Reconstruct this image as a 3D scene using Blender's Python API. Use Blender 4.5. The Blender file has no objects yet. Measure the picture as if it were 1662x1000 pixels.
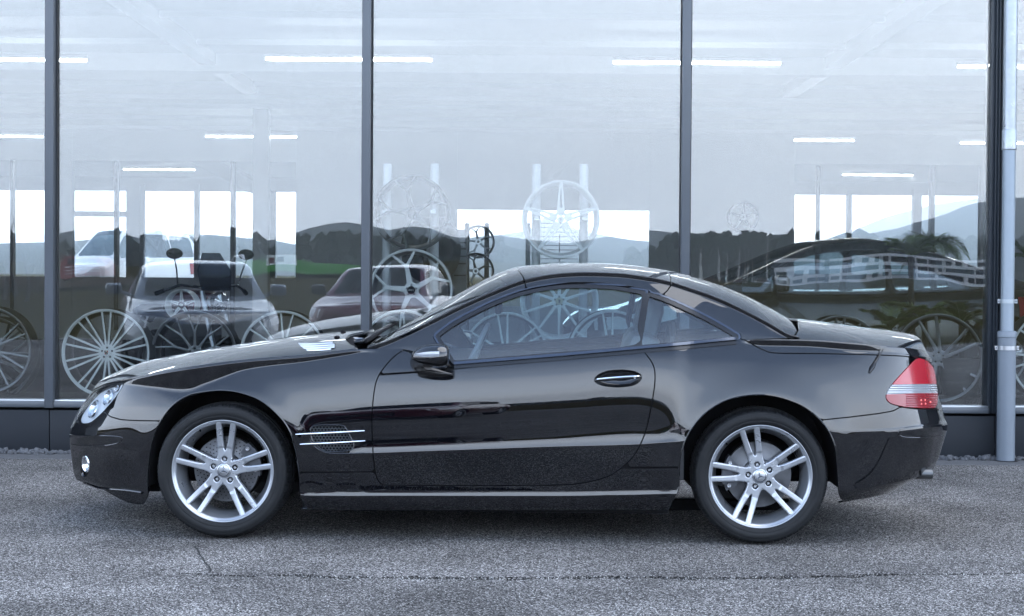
import bpy, bmesh, math, random
import numpy as np
from mathutils import Matrix, Vector

S = bpy.context.scene
COL = S.collection
R_ = math.radians

# ------------------------------------------------------------------ camera
F, W_, H_ = 2750.0, 1662.0, 1000.0
CH = 1.27
PITCH = math.atan((500 - 448) / F)
ROLL = 0.0066
cam_rot = Matrix.Rotation(math.pi / 2 - PITCH, 3, 'X') @ Matrix.Rotation(ROLL, 3, 'Z')
cd = bpy.data.cameras.new('camera'); cam = bpy.data.objects.new('camera', cd); COL.objects.link(cam)
cam.matrix_world = Matrix.Translation((0, 0, CH)) @ cam_rot.to_4x4()
cd.sensor_width = 36.0; cd.lens = F / W_ * 36.0
cd.clip_start = 0.1; cd.clip_end = 20000
S.camera = cam
S.render.engine = 'CYCLES'
S.view_settings.view_transform = 'Standard'; S.view_settings.look = 'None'
S.view_settings.gamma = 1.0; S.view_settings.use_curve_mapping = False
S.view_settings.exposure = EXPO = 1.5
S.cycles.use_denoising = True
S.cycles.max_bounces = 10; S.cycles.transparent_max_bounces = 24
S.cycles.glossy_bounces = 5; S.cycles.diffuse_bounces = 3; S.cycles.transmission_bounces = 6
S.cycles.caustics_reflective = False; S.cycles.caustics_refractive = False
S.cycles.sample_clamp_indirect = 6.0

# ------------------------------------------------------------------ world: pale overcast sky
SUN_EL, SUN_AZ = R_(64), R_(92)
w = bpy.data.worlds.new('World'); S.world = w; w.use_nodes = True
nt = w.node_tree; nt.nodes.clear()
out = nt.nodes.new('ShaderNodeOutputWorld'); bg = nt.nodes.new('ShaderNodeBackground')
sky = nt.nodes.new('ShaderNodeTexSky'); sky.sky_type = 'NISHITA'; sky.sun_disc = False
sky.sun_elevation = SUN_EL; sky.sun_rotation = SUN_AZ
sky.air_density = 1.2; sky.dust_density = 3.0; sky.ozone_density = 2.0
tc = nt.nodes.new('ShaderNodeTexCoord'); mp = nt.nodes.new('ShaderNodeMapping')
mp.inputs['Scale'].default_value = (1.0, 1.0, 4.5)
noi = nt.nodes.new('ShaderNodeTexNoise'); noi.inputs['Scale'].default_value = 1.3
noi.inputs['Detail'].default_value = 3; noi.inputs['Roughness'].default_value = 0.5
rmp = nt.nodes.new('ShaderNodeValToRGB')
rmp.color_ramp.elements[0].position = 0.35; rmp.color_ramp.elements[0].color = (14.0, 15.7, 18.3, 1)
rmp.color_ramp.elements[1].position = 0.68; rmp.color_ramp.elements[1].color = (17.3, 18.5, 20.4, 1)
mx = nt.nodes.new('ShaderNodeMix'); mx.data_type = 'RGBA'; mx.inputs[0].default_value = 0.88
L = nt.links.new
L(tc.outputs['Generated'], mp.inputs[0]); L(mp.outputs[0], noi.inputs['Vector'])
L(noi.outputs[0], rmp.inputs[0]); L(sky.outputs[0], mx.inputs[6]); L(rmp.outputs[0], mx.inputs[7])
sxyz = nt.nodes.new('ShaderNodeSeparateXYZ'); L(tc.outputs['Generated'], sxyz.inputs[0])
grad = nt.nodes.new('ShaderNodeValToRGB'); ge = grad.color_ramp.elements     # cloud deck: bright low down, deeper blue-grey overhead
ge[0].position = 0.06; ge[0].color = (1, 1, 1, 1); ge[1].position = 0.95; ge[1].color = (.10, .135, .20, 1)
for ps_, c_ in ((.20, (.84, .88, .93)), (.42, (.42, .48, .57)), (.70, (.155, .20, .28))):
    q_ = ge.new(ps_); q_.color = (*c_, 1)
L(sxyz.outputs[2], grad.inputs[0]); mg = nt.nodes.new('ShaderNodeMix'); mg.data_type = 'RGBA'; mg.blend_type = 'MULTIPLY'; mg.inputs[0].default_value = 1
L(mx.outputs[2], mg.inputs[6]); L(grad.outputs[0], mg.inputs[7]); L(mg.outputs[2], bg.inputs[0]); L(bg.outputs[0], out.inputs[0])
bg.inputs[1].default_value = 0.15
sl = bpy.data.lights.new('sun', 'SUN'); sun = bpy.data.objects.new('sun', sl); COL.objects.link(sun)
sl.energy = 1.1; sl.angle = R_(60); sl.color = (1.0, 0.985, 0.965)
# sky rotation measured from +Y towards +X (Blender: clockwise seen from above)
sd = Vector((math.sin(SUN_AZ) * math.cos(SUN_EL), math.cos(SUN_AZ) * math.cos(SUN_EL), math.sin(SUN_EL)))
sun.rotation_euler = sd.to_track_quat('Z', 'Y').to_euler()

# ------------------------------------------------------------------ projection helpers
RN = np.array([list(r) for r in cam_rot]); CAMP = np.array([0, 0, CH])
def ray(px, py):
    px = np.asarray(px, float); py = np.asarray(py, float)
    c = np.stack([(px - W_ / 2) / F, -(py - H_ / 2) / F, -np.ones_like(px)], -1)
    return c @ RN.T
def at_Y(px, py, Y):                       # point on the vertical plane Y
    r = ray(px, py); t = Y / r[..., 1]
    return CAMP + r * t[..., None]
def W(px, py, Y):
    p = at_Y(px, py, Y); return Vector([float(v) for v in p])
def ground(px, py, z=0.0):
    r = ray(px, py); t = (z - CH) / r[..., 2]
    return CAMP + r * t[..., None]
YG = 11.95                                 # the glass plane
def refl(px, py, D):                       # place seen mirrored in the glass at optical distance D
    p = at_Y(px, py, D); return Vector((float(p[0]), 2 * YG - D, float(p[2])))
def topx(P):
    c = (np.asarray(P) - CAMP) @ RN
    return np.stack([W_ / 2 + F * c[..., 0] / -c[..., 2], H_ / 2 - F * c[..., 1] / -c[..., 2]], -1)

# car frame
CYAW = R_(-1.8); COX, COY = -0.10, 8.93
CR = np.array([[math.cos(CYAW), -math.sin(CYAW), 0], [math.sin(CYAW), math.cos(CYAW), 0], [0, 0, 1]])
CO = np.array([COX, COY, 0.0])
def loc2px(P): return topx(np.asarray(P) @ CR.T + CO)
def px2loc(px, py, y):                     # pixel seen on the car-local plane y -> local xyz
    px, py, y = np.broadcast_arrays(np.asarray(px, float), np.asarray(py, float), np.asarray(y, float))
    r = ray(px, py) @ CR; o = (CAMP - CO) @ CR
    t = (y - o[1]) / r[..., 1]
    return o + r * t[..., None]

def pchip(xs, ys):
    xs = np.asarray(xs, float); ys = np.asarray(ys, float)
    h = np.diff(xs); d = np.diff(ys) / h; m = np.zeros_like(ys)
    for i in range(1, len(xs) - 1):
        if d[i - 1] * d[i] > 0:
            w1, w2 = 2 * h[i] + h[i - 1], h[i] + 2 * h[i - 1]
            m[i] = (w1 + w2) / (w1 / d[i - 1] + w2 / d[i])
    m[0], m[-1] = d[0], d[-1]
    def f(x):
        x = np.clip(np.asarray(x, float), xs[0], xs[-1]); i = np.clip(np.searchsorted(xs, x) - 1, 0, len(xs) - 2)
        t = (x - xs[i]) / h[i]; t2, t3 = t * t, t * t * t
        return (2*t3-3*t2+1)*ys[i] + (t3-2*t2+t)*h[i]*m[i] + (-2*t3+3*t2)*ys[i+1] + (t3-t2)*h[i]*m[i+1]
    return f
def pl(pts): return pchip([p[0] for p in pts], [p[1] for p in pts])

def poly_sdf(P, poly):                     # >0 inside
    P = np.asarray(P, float); x, y = P[..., 0], P[..., 1]
    poly = np.asarray(poly, float); d = np.full(x.shape, 1e9); ins = np.zeros(x.shape, bool)
    n = len(poly)
    for i in range(n):
        a, b = poly[i], poly[(i + 1) % n]; e = b - a; L2 = max(e @ e, 1e-12)
        t = np.clip(((x - a[0]) * e[0] + (y - a[1]) * e[1]) / L2, 0, 1)
        d = np.minimum(d, (x - a[0] - t * e[0])**2 + (y - a[1] - t * e[1])**2)
        c = (a[1] > y) != (b[1] > y)
        with np.errstate(divide='ignore', invalid='ignore'):
            xi = (b[0] - a[0]) * (y - a[1]) / (b[1] - a[1] if b[1] != a[1] else 1e-12) + a[0]
        ins ^= c & (x < xi)
    return np.where(ins, 1, -1) * np.sqrt(d)
def smooth_poly(pts, n=6, closed=True):    # Catmull-Rom through the points
    pts = np.asarray(pts, float); N = len(pts); o = []
    for i in range(N if closed else N - 1):
        p0, p1, p2, p3 = (pts[(i - 1) % N], pts[i], pts[(i + 1) % N], pts[(i + 2) % N]) if closed else \
            (pts[max(i - 1, 0)], pts[i], pts[i + 1], pts[min(i + 2, N - 1)])
        for k in range(n):
            t = k / n
            o.append(0.5 * ((2*p1) + (-p0+p2)*t + (2*p0-5*p1+4*p2-p3)*t*t + (-p0+3*p1-3*p2+p3)*t**3))
    if not closed: o.append(pts[-1])
    return np.array(o)

# ------------------------------------------------------------------ object helpers
def link(name, me, parent=None, mat=None):
    o = bpy.data.objects.new(name, me); COL.objects.link(o)
    if parent: o.parent = parent
    if mat is not None and me is not None and len(me.materials) == 0: me.materials.append(mat)
    return o
def tag(o, label=None, cat=None, group=None, kind=None):
    if label: o['label'] = label
    if cat: o['category'] = cat
    if group: o['group'] = group
    if kind: o['kind'] = kind
    return o
def empty(name, loc=(0, 0, 0), rz=0.0, label=None, cat=None, group=None):
    o = bpy.data.objects.new(name, None); COL.objects.link(o); o.location = loc
    o.rotation_euler = (0, 0, rz); o.empty_display_size = 0.1
    return tag(o, label, cat, group)
def children(o): return [c for c in bpy.data.objects if c.parent == o]
def copy_tree(o, parent=None):
    c = o.copy(); COL.objects.link(c); c.parent = parent
    for ch in children(o): copy_tree(ch, c)
    return c
def mesh_np(V, Fc, N=None, smooth=True):
    me = bpy.data.meshes.new('m'); me.from_pydata([tuple(map(float, v)) for v in V], [], Fc)
    me.polygons.foreach_set('use_smooth', [smooth] * len(me.polygons))
    if N is not None:
        N = np.asarray(N, float); N = N / np.maximum(np.linalg.norm(N, axis=1, keepdims=True), 1e-9)
        me.normals_split_custom_set_from_vertices([tuple(map(float, n)) for n in N])
    me.update(); return me

class MB:                                   # collects simple shapes into one mesh
    def __init__(s): s.v = []; s.f = []
    def add(s, V, Fc, M=None):
        n = len(s.v)
        for v in V: s.v.append(tuple(M @ Vector(v)) if M is not None else tuple(v))
        for f in Fc: s.f.append(tuple(i + n for i in f))
        return s
    def box(s, a, b, M=None, ch=0.0):
        x0, y0, z0 = a; x1, y1, z1 = b
        if ch > 0:
            c = ch
            bm = bmesh.new(); bmesh.ops.create_cube(bm, size=1)
            for v in bm.verts:
                v.co = Vector((x0 if v.co.x < 0 else x1, y0 if v.co.y < 0 else y1, z0 if v.co.z < 0 else z1))
            bmesh.ops.bevel(bm, geom=list(bm.edges), offset=c, segments=2, affect='EDGES', profile=0.5)
            bm.verts.ensure_lookup_table(); bm.verts.index_update()
            s.add([v.co[:] for v in bm.verts], [[v.index for v in f.verts] for f in bm.faces], M); bm.free(); return s
        V = [(x0,y0,z0),(x1,y0,z0),(x1,y1,z0),(x0,y1,z0),(x0,y0,z1),(x1,y0,z1),(x1,y1,z1),(x0,y1,z1)]
        return s.add(V, [(0,3,2,1),(4,5,6,7),(0,1,5,4),(1,2,6,5),(2,3,7,6),(3,0,4,7)], M)
    def tube(s, pts, r, n=8, cap=True):
        pts = [Vector(p) for p in pts]; rs = r if isinstance(r, (list, tuple)) else [r] * len(pts)
        base = len(s.v); up = None
        for i, p in enumerate(pts):
            t = (pts[min(i + 1, len(pts) - 1)] - pts[max(i - 1, 0)]).normalized()
            if up is None: up = Vector((0, 0, 1)) if abs(t.z) < 0.9 else Vector((1, 0, 0))
            a = t.cross(up).normalized(); b = a.cross(t).normalized(); up = b
            for k in range(n):
                an = 2 * math.pi * k / n; s.v.append(tuple(p + (a * math.cos(an) + b * math.sin(an)) * rs[i]))
        for i in range(len(pts) - 1):
            for k in range(n):
                k2 = (k + 1) % n; s.f.append((base+i*n+k, base+i*n+k2, base+(i+1)*n+k2, base+(i+1)*n+k))
        if cap:
            s.f.append(tuple(base + k for k in range(n))[::-1]); e = base + (len(pts)-1)*n
            s.f.append(tuple(e + k for k in range(n)))
        return s
    def lathe(s, prof, n=48, axis='Y', M=None, close=False):   # prof: (radius, along)
        base = len(s.v); m = len(prof)
        for k in range(n):
            a = 2 * math.pi * k / n; c, d = math.cos(a), math.sin(a)
            for r, h in prof:
                p = {'Y': (r*c, h, r*d), 'Z': (r*c, r*d, h), 'X': (h, r*c, r*d)}[axis]
                s.v.append(tuple(M @ Vector(p)) if M is not None else p)
        for k in range(n):
            k2 = (k + 1) % n
            for i in range(m - 1 if not close else m):
                i2 = (i + 1) % m; s.f.append((base+k*m+i, base+k*m+i2, base+k2*m+i2, base+k2*m+i))
        return s
    def prism(s, poly, d0, d1, M=None):     # polygon in x-z, extruded along y
        n = len(poly); V = [(p[0], d0, p[1]) for p in poly] + [(p[0], d1, p[1]) for p in poly]
        Fc = [tuple(range(n)), tuple(range(2*n-1, n-1, -1))] + [(i, n+i, n+(i+1)%n, (i+1)%n) for i in range(n)]
        return s.add(V, Fc, M)
    def build(s, name, mat, parent=None, smooth=False, fix=True, angle=35):
        me = bpy.data.meshes.new(name); me.from_pydata(s.v, [], s.f)
        if fix:
            bm = bmesh.new(); bm.from_mesh(me); bmesh.ops.recalc_face_normals(bm, faces=bm.faces); bm.to_mesh(me); bm.free()
        if smooth:
            me.polygons.foreach_set('use_smooth', [True] * len(me.polygons)); me.set_sharp_from_angle(angle=R_(angle))
        me.update(); return link(name, me, parent, mat)

# ------------------------------------------------------------------ materials
def mat(name, col=(0.5, 0.5, 0.5), rough=0.5, metal=0.0, **kw):
    m = bpy.data.materials.new(name); m.use_nodes = True; b = m.node_tree.nodes['Principled BSDF']
    b.inputs['Base Color'].default_value = (*col, 1); b.inputs['Roughness'].default_value = rough
    b.inputs['Metallic'].default_value = metal
    for k, v in kw.items():
        k = {'ior': 'IOR', 'coat': 'Coat Weight', 'coatr': 'Coat Roughness', 'coatior': 'Coat IOR', 'spec': 'Specular IOR Level',
             'trans': 'Transmission Weight', 'emis': 'Emission Strength', 'alpha': 'Alpha'}.get(k, k)
        b.inputs[k].default_value = v
    return m
def nodes(m): return m.node_tree, m.node_tree.nodes['Principled BSDF']
def vary(m, scale=3.0, amt=0.25, bump=0.0, bscale=60.0, rvar=0.0, dist=0.01):
    """grain: noise on colour, roughness and fine relief, in object space"""
    t, b = nodes(m); n = t.nodes; Lk = t.links.new
    tcn = n.new('ShaderNodeTexCoord'); no = n.new('ShaderNodeTexNoise'); no.inputs['Scale'].default_value = scale
    no.inputs['Detail'].default_value = 8; no.inputs['Roughness'].default_value = 0.65
    Lk(tcn.outputs['Object'], no.inputs['Vector'])
    c = list(b.inputs['Base Color'].default_value)
    mxn = n.new('ShaderNodeMix'); mxn.data_type = 'RGBA'
    mxn.inputs[6].default_value = (*[v * (1 - amt) for v in c[:3]], 1); mxn.inputs[7].default_value = (*[min(1, v * (1 + amt)) for v in c[:3]], 1)
    Lk(no.outputs[0], mxn.inputs[0]); Lk(mxn.outputs[2], b.inputs['Base Color'])
    if rvar:
        mr = n.new('ShaderNodeMapRange'); r = b.inputs['Roughness'].default_value
        mr.inputs['To Min'].default_value = max(0.02, r - rvar); mr.inputs['To Max'].default_value = min(1, r + rvar)
        mr.inputs['From Min'].default_value = 0.3; mr.inputs['From Max'].default_value = 0.7
        Lk(no.outputs[0], mr.inputs[0]); Lk(mr.outputs[0], b.inputs['Roughness'])
    if bump:
        n2 = n.new('ShaderNodeTexNoise'); n2.inputs['Scale'].default_value = bscale; n2.inputs['Detail'].default_value = 6
        Lk(tcn.outputs['Object'], n2.inputs['Vector']); bp = n.new('ShaderNodeBump')
        bp.inputs['Strength'].default_value = bump; bp.inputs['Distance'].default_value = dist
        Lk(n2.outputs[0], bp.inputs['Height']); Lk(bp.outputs[0], b.inputs['Normal'])
    return m
def glassmat(name, refl_min, refl_max, tint, rough=0.0, blend=0.25, wavy=0):
    """pane: mirror reflection mixed over see-through tinted glass (works from any side)"""
    m = bpy.data.materials.new(name); m.use_nodes = True; t = m.node_tree; t.nodes.clear(); Lk = t.links.new
    o = t.nodes.new('ShaderNodeOutputMaterial'); g = t.nodes.new('ShaderNodeBsdfGlossy'); tr = t.nodes.new('ShaderNodeBsdfTransparent')
    g.inputs['Roughness'].default_value = rough; tr.inputs[0].default_value = (*tint, 1)
    lw = t.nodes.new('ShaderNodeLayerWeight'); lw.inputs['Blend'].default_value = blend
    mr = t.nodes.new('ShaderNodeMapRange'); mr.inputs['To Min'].default_value = refl_min; mr.inputs['To Max'].default_value = refl_max
    if wavy:
        tcn = t.nodes.new('ShaderNodeTexCoord'); nz = t.nodes.new('ShaderNodeTexNoise'); nz.inputs['Scale'].default_value = 1.1; nz.inputs['Detail'].default_value = 1.5
        bp = t.nodes.new('ShaderNodeBump'); bp.inputs['Strength'].default_value = 1.0; bp.inputs['Distance'].default_value = wavy
        Lk(tcn.outputs['Object'], nz.inputs['Vector']); Lk(nz.outputs[0], bp.inputs['Height']); Lk(bp.outputs[0], g.inputs['Normal'])
    mi = t.nodes.new('ShaderNodeMixShader'); Lk(lw.outputs['Fresnel'], mr.inputs[0]); Lk(mr.outputs[0], mi.inputs[0])
    Lk(tr.outputs[0], mi.inputs[1]); Lk(g.outputs[0], mi.inputs[2]); Lk(mi.outputs[0], o.inputs[0])
    return m
def emit(name, col, s):
    m = bpy.data.materials.new(name); m.use_nodes = True; b = m.node_tree.nodes['Principled BSDF']
    b.inputs['Base Color'].default_value = (*col, 1); b.inputs['Emission Color'].default_value = (*col, 1)
    b.inputs['Emission Strength'].default_value = s; return m

M = {}
M['paint'] = mat('black_car_paint', (0.0015, 0.0018, 0.003), 0.3, 0.0, spec=0.0, coat=1.0, coatr=0.01, coatior=1.67)
M['rubber'] = vary(mat('tyre_rubber', (0.006, 0.0068, 0.008), 0.62, spec=0.3), 20, 0.3, 0.25, 120, 0.12, 0.002)
M['trimblack'] = mat('gloss_black_trim', (0.004, 0.004, 0.005), 0.25)
M['dark'] = mat('dark_plastic', (0.003, 0.003, 0.004), 0.8, spec=0.2)
M['chrome'] = mat('chrome', (0.85, 0.87, 0.9), 0.08, 1.0)
M['satin'] = mat('satin_aluminium', (0.46, 0.48, 0.51), 0.3, 1.0)
M['alloy'] = vary(mat('silver_alloy_paint', (0.36, 0.38, 0.41), 0.30, 0.7, coat=0.6, coatr=0.06), 8, 0.06, 0, 60, 0.05)
M['barrel'] = mat('alloy_barrel', (0.30, 0.32, 0.35), 0.35, 0.8)
M['disc'] = vary(mat('brake_disc_steel', (0.10, 0.105, 0.115), 0.38, 0.9), 30, 0.3, 0, 60, 0.1)
M['caliper'] = vary(mat('brake_caliper', (0.06, 0.065, 0.075), 0.5, 0.5), 20, 0.3)
M['carglass'] = glassmat('car_glass', 0.085, 0.8, (0.70, 0.83, 0.86), 0.0, 0.3)
M['screen'] = glassmat('windscreen_glass', 0.10, 0.9, (0.62, 0.72, 0.74), 0.0, 0.5)
M['lens'] = glassmat('clear_lens', 0.10, 0.7, (0.9, 0.93, 0.95), 0.0, 0.25)
M['reflector'] = mat('lamp_reflector', (0.80, 0.82, 0.85), 0.30, 0.0)
M['redlens'] = mat('red_tail_lens', (0.29, 0.006, 0.016), 0.2, 0.0, coat=0.35, coatr=0.02)
M['redlens2'] = mat('dark_red_lens', (0.19, 0.005, 0.011), 0.2, 0.0, coat=0.35, coatr=0.02)
M['clearred'] = mat('white_tail_lens', (0.26, 0.28, 0.31), 0.12, 0.2, coat=1.0, coatr=0.02)
M['seat'] = vary(mat('grey_leather', (0.10, 0.11, 0.12), 0.5), 15, 0.2, 0.1, 80)
M['cabin'] = vary(mat('dashboard_plastic', (0.03, 0.032, 0.036), 0.6), 15, 0.2)
# ------------------------------------------------------------------ clipped surface panels
def grid_normals(P, outward):
    a = np.gradient(P, axis=0); b = np.gradient(P, axis=1); n = np.cross(a, b)
    ln = np.linalg.norm(n, axis=-1, keepdims=True); n = n / np.maximum(ln, 1e-12)
    s = np.sign((n * outward).sum()); n = n * (s if s else 1)
    bad = ln[..., 0] < 1e-12
    if bad.any(): n[bad] = outward if np.ndim(outward) == 1 else (0, -1, 0)
    return n
def clip(P, N, f):
    J, K = f.shape; ins = f > 0; idx = -np.ones((J, K), int); idx[ins] = np.arange(ins.sum())
    V = list(P[ins]); NV = list(N[ins]); Fc = []
    c = ins[:-1, :-1].astype(int) + ins[1:, :-1] + ins[1:, 1:] + ins[:-1, 1:]
    a = np.argwhere(c == 4)
    if len(a):
        j, k = a[:, 0], a[:, 1]
        Fc = np.stack([idx[j, k], idx[j+1, k], idx[j+1, k+1], idx[j, k+1]], 1).tolist()
    cut = {}
    def ed(p, q):
        key = (p, q) if p < q else (q, p)
        if key in cut: return cut[key]
        fa, fb = f[p], f[q]; t = fa / (fa - fb); V.append(P[p] * (1-t) + P[q] * t); NV.append(N[p] * (1-t) + N[q] * t)
        cut[key] = len(V) - 1; return cut[key]
    for j, k in np.argwhere((c > 0) & (c < 4)):
        q = [(j, k), (j+1, k), (j+1, k+1), (j, k+1)]; poly = []
        for i in range(4):
            p, r = q[i], q[(i + 1) % 4]
            if ins[p]: poly.append(int(idx[p]))
            if ins[p] != ins[r]: poly.append(ed(p, r))
        if len(poly) >= 3: Fc.append(poly)
    V = np.array(V) if V else np.zeros((0, 3)); NV = np.array(NV) if NV else np.zeros((0, 3))
    if len(Fc):                                            # winding follows the normals
        s = 0
        for q in Fc[::max(1, len(Fc)//200)]:
            s += np.sign(np.dot(np.cross(V[q[1]] - V[q[0]], V[q[2]] - V[q[1]]), NV[q[0]]))
        if s < 0: Fc = [q[::-1] for q in Fc]
    return V, NV, Fc
def flange(V, NV, Fc, depth, skip_y0=True, dirn=None):
    cnt = {}
    for q in Fc:
        for i in range(len(q)):
            a, b = q[i], q[(i+1) % len(q)]; cnt[(a, b)] = cnt.get((a, b), 0) + 1
    V2 = list(V); N2 = list(NV); F2 = list(Fc)
    for (a, b), n in cnt.items():
        if (b, a) in cnt: continue
        pa, pb = V[a], V[b]
        if skip_y0 and abs(pa[1]) < 1e-4 and abs(pb[1]) < 1e-4: continue
        if np.linalg.norm(pa - pb) < 1e-6: continue
        na, nb = NV[a], NV[b]
        if dirn is not None: da = db = np.array(dirn) * depth
        else: da, db = -na * depth, -nb * depth
        e = pb - pa; fn = np.cross(e, da); fn = fn / max(np.linalg.norm(fn), 1e-9)
        r = 0.0016                                       # small rolled edge
        s = len(V2)
        V2 += [pa, pb, pb + fn*0 + db*0.12, pa + da*0.12, pb + db, pa + da]
        h1 = (na*0.6 - fn*0.8); h2 = (nb*0.6 - fn*0.8)
        N2 += [na, nb, h2, h1, -fn, -fn]
        F2 += [[s+1, s, s+3, s+2], [s+2, s+3, s+5, s+4]]
    return np.array(V2), np.array(N2), F2
def mirror(V, NV, Fc, axis=1):
    V = V.copy(); NV = NV.copy(); V[:, axis] *= -1; NV[:, axis] *= -1
    return V, NV, [list(q)[::-1] for q in Fc]
def panel(name, P, N, f, mt, parent, mode='pair', depth=0.018, off=0.0, label=None, fl=True):
    """mode: pair = near + far mirrored object, whole = both halves in one mesh, near = near side only"""
    V, NV, Fc = clip(P + N * off, N, f)
    if not len(Fc): print('EMPTY', name); return None
    if fl: V, NV, Fc = flange(V, NV, Fc, depth)
    # outward winding for the flange: make it match
    if mode == 'whole':
        Vm, Nm, Fm = mirror(V, NV, Fc); n = len(V)
        V = np.vstack([V, Vm]); NV = np.vstack([NV, Nm]); Fc = list(Fc) + [[i + n for i in q] for q in Fm]
        o = link(name, mesh_np(V, Fc, NV), parent, mt)
    else:
        o = link(name, mesh_np(V, Fc, NV), parent, mt)
        if mode == 'pair':
            link(name, mesh_np(*[x for x in (lambda a: (a[0], a[2], a[1]))(mirror(V, NV, Fc))]), parent, mt)
    if label: o['label'] = label
    return o

# ------------------------------------------------------------------ the coupe: lower body
car = empty('coupe', (COX, COY, 0), CYAW, 'glossy black two door coupe parked side on in front of the showroom window', 'car')
ARCH_F = smooth_poly([(242,860),(239,800),(241,750),(248,712),(260,683),(280,657),(305,641),(330,635.5),(360,633),(390,637),(420,648),(445,667),(467,693),(479,725),(485,760),(487,800),(487,860)], 6)
ARCH_R = smooth_poly([(1101,860),(1102,790),(1104,745),(1112,715),(1125,692),(1145,670),(1175,651),(1210,642),(1245,641),(1277,648),(1307,661),(1331,681),(1347,703),(1357,730),(1361,770),(1362,800),(1362,860)], 6)
Xs = [112,160,220,300,420,480,545,600,700,900,1030,1090,1125,1170,1300,1380,1440,1500,1537]
def tb(*v): return pchip(Xs, v)
Lb = tb(775,792,818,820,824,826,828,828,828,828,828,828,828,826,822,813,802,785,760)
L1 = tb(768,786,799,803,806,806,806,806,806,806,804,803,803,802,800,796,786,770,745)
L5 = tb(722,727,733,733,735,736,737,736,732.5,725.5,722,718,716,716,716,715,712,705,700)
L7 = tb(710,715,721,721,723,724,724,723.5,720,711,703,705,706,706,706,705,702,695,690)
L8 = tb(706,708,710,710,708,702,697,692,690,682,676,690,701,701,702,701,699,692,687)
L9 = tb(694,694,690,684,676,670,667,663,657,645,634,650,694,697,697,697,695,688,680)
T  = pl([(112,640),(150,634),(170,625),(200,618),(250,607),(300,598.5),(400,585.5),(500,577.5),(560,570),(592,566.5),(655,566),(735,563),(900,556),(1050,551),(1195,549.5),(1240,550),(1300,551),(1390,557),(1440,562),(1495,567),(1520,572),(1537,580)])
G2 = pl([(112,646),(150,642),(200,626),(250,632),(300,640),(340,626),(400,602),(500,588),(560,578),(592,573),(655,577),(735,578),(900,570),(1050,563),(1195,558),(1240,563),(1300,564),(1390,571),(1440,573.5),(1490,578),(1520,584),(1537,592)])
ga = pl([(112,0),(180,.3),(230,1),(560,1),(600,0.4),(640,0),(1190,0),(1230,1),(1490,1),(1537,.3)])   # groove strength
ka = pl([(112,0),(540,0),(600,1),(1085,1),(1125,0.15),(1170,0),(1537,0)])                          # lower crease strength
ra = pl([(112,.5),(240,1),(1100,1),(1300,.6),(1500,.3),(1537,.2)])                                 # rocker ledge strength
sh = pl([(112,14),(220,9),(300,8),(420,16),(560,14),(900,13),(1100,10),(1300,9),(1440,10),(1537,12)])
sh2 = pl([(112,30),(220,30),(300,34),(420,34),(560,33),(900,31),(1100,30),(1300,30),(1440,28),(1537,30)])
lines = [(Lb, lambda x: -34+0*x), (L1, lambda x: -8+0*x), (lambda x: L1(x)-1.8, lambda x: -6+19*ra(x)),
         (lambda x: L1(x)-7.5, lambda x: -4+9*ra(x)), (lambda x: L1(x)-10, lambda x: -4+0*x),
         (L5, lambda x: -5+0*x), (lambda x: L5(x)-1.4, lambda x: -4+20*ka(x)), (L7, lambda x: -2+4*ka(x)),
         (L8, lambda x: -1.2+0*x), (L9, lambda x: 3.7+0*x), (lambda x: L9(x)*.52+G2(x)*.48, sh),
         (G2, sh2), (lambda x: G2(x)*.72+T(x)*.28, lambda x: 33-50*ga(x)), (lambda x: T(x)+2.6, lambda x: 36-46*ga(x)), (T, lambda x: 38+22*ga(x))]
subs = [5,2,4,3,10,2,6,6,8,14,14,6,4,4]
xNose0 = pl([(600,200),(611,180),(622,165),(634,150),(640,146),(655,134),(675,122),(690,115),(700,111),(710,111),(735,113),(765,118),(790,130)]); xNose = lambda y: xNose0(y) - 13
xTail0 = pl([(540,1492),(553,1500),(567,1503),(590,1516),(610,1521),(640,1523),(660,1524),(680,1534),(692,1538),(705,1536),(725,1530),(750,1518),(765,1510),(780,1492),(800,1440)]); xTail = lambda y: xTail0(y) + 7
s1 = np.linspace(0, 1, 80); s2 = np.linspace(0, 1, 70)
PN_, PT_ = 2.25, 2.8
Xn = np.concatenate([112 + (340-112) * s1**PN_, np.arange(343, 1290, 3.0), 1537 - (1537-1290) * (s2[::-1])**PT_])
tn = np.clip((Xn - 112) / (340 - 112), 0, 1); tt = np.clip((1537 - Xn) / (1537 - 1290), 0, 1)
En = (1 - (1 - tn)**PN_)**(1/PN_); Et = (1 - (1 - tt)**PT_)**(1/PT_)
W0 = pl([(112,.86),(340,.893),(600,.905),(900,.9075),(1234,.905),(1400,.895),(1537,.88)])(Xn)
def linepx(fn, ang):
    xn, xt = 112.0, 1537.0
    for _ in range(12): xn = float(xNose(fn(xn))); xt = float(xTail(fn(xt)))
    px = np.where(Xn < 340, xn + (Xn-112)*(340-xn)/(340-112), np.where(Xn > 1290, xt - (1537-Xn)*(xt-1290)/(1537-1290), Xn))
    return px, fn(px), ang(px)
LP = [linepx(a, b) for a, b in lines]
rows = []
for i, n in enumerate(subs):
    for q in range(n):
        t = q / n; rows.append(tuple(LP[i][m]*(1-t) + LP[i+1][m]*t for m in range(3)))
rows.append(LP[-1])
PX = np.stack([r[0] for r in rows], 1); PY = np.stack([r[1] for r in rows], 1); AN = np.stack([r[2] for r in rows], 1)
iref = sum(subs[:9]) - 2
Y = np.repeat((W0 * En * Et)[:, None], PX.shape[1], 1)
def bump_(cx, cy, R, w, A):
    r = np.hypot(PX - cx, (PY - cy)); return A * np.exp(-np.maximum(r - R, 0)**2 / (2*w*w)) * np.exp(-np.clip(PY - cy - 20, 0, None)**2/(2*30.**2))
FL = bump_(361, 768, 128, 16, 0.010) + bump_(1236, 777, 132, 22, 0.016)
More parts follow.
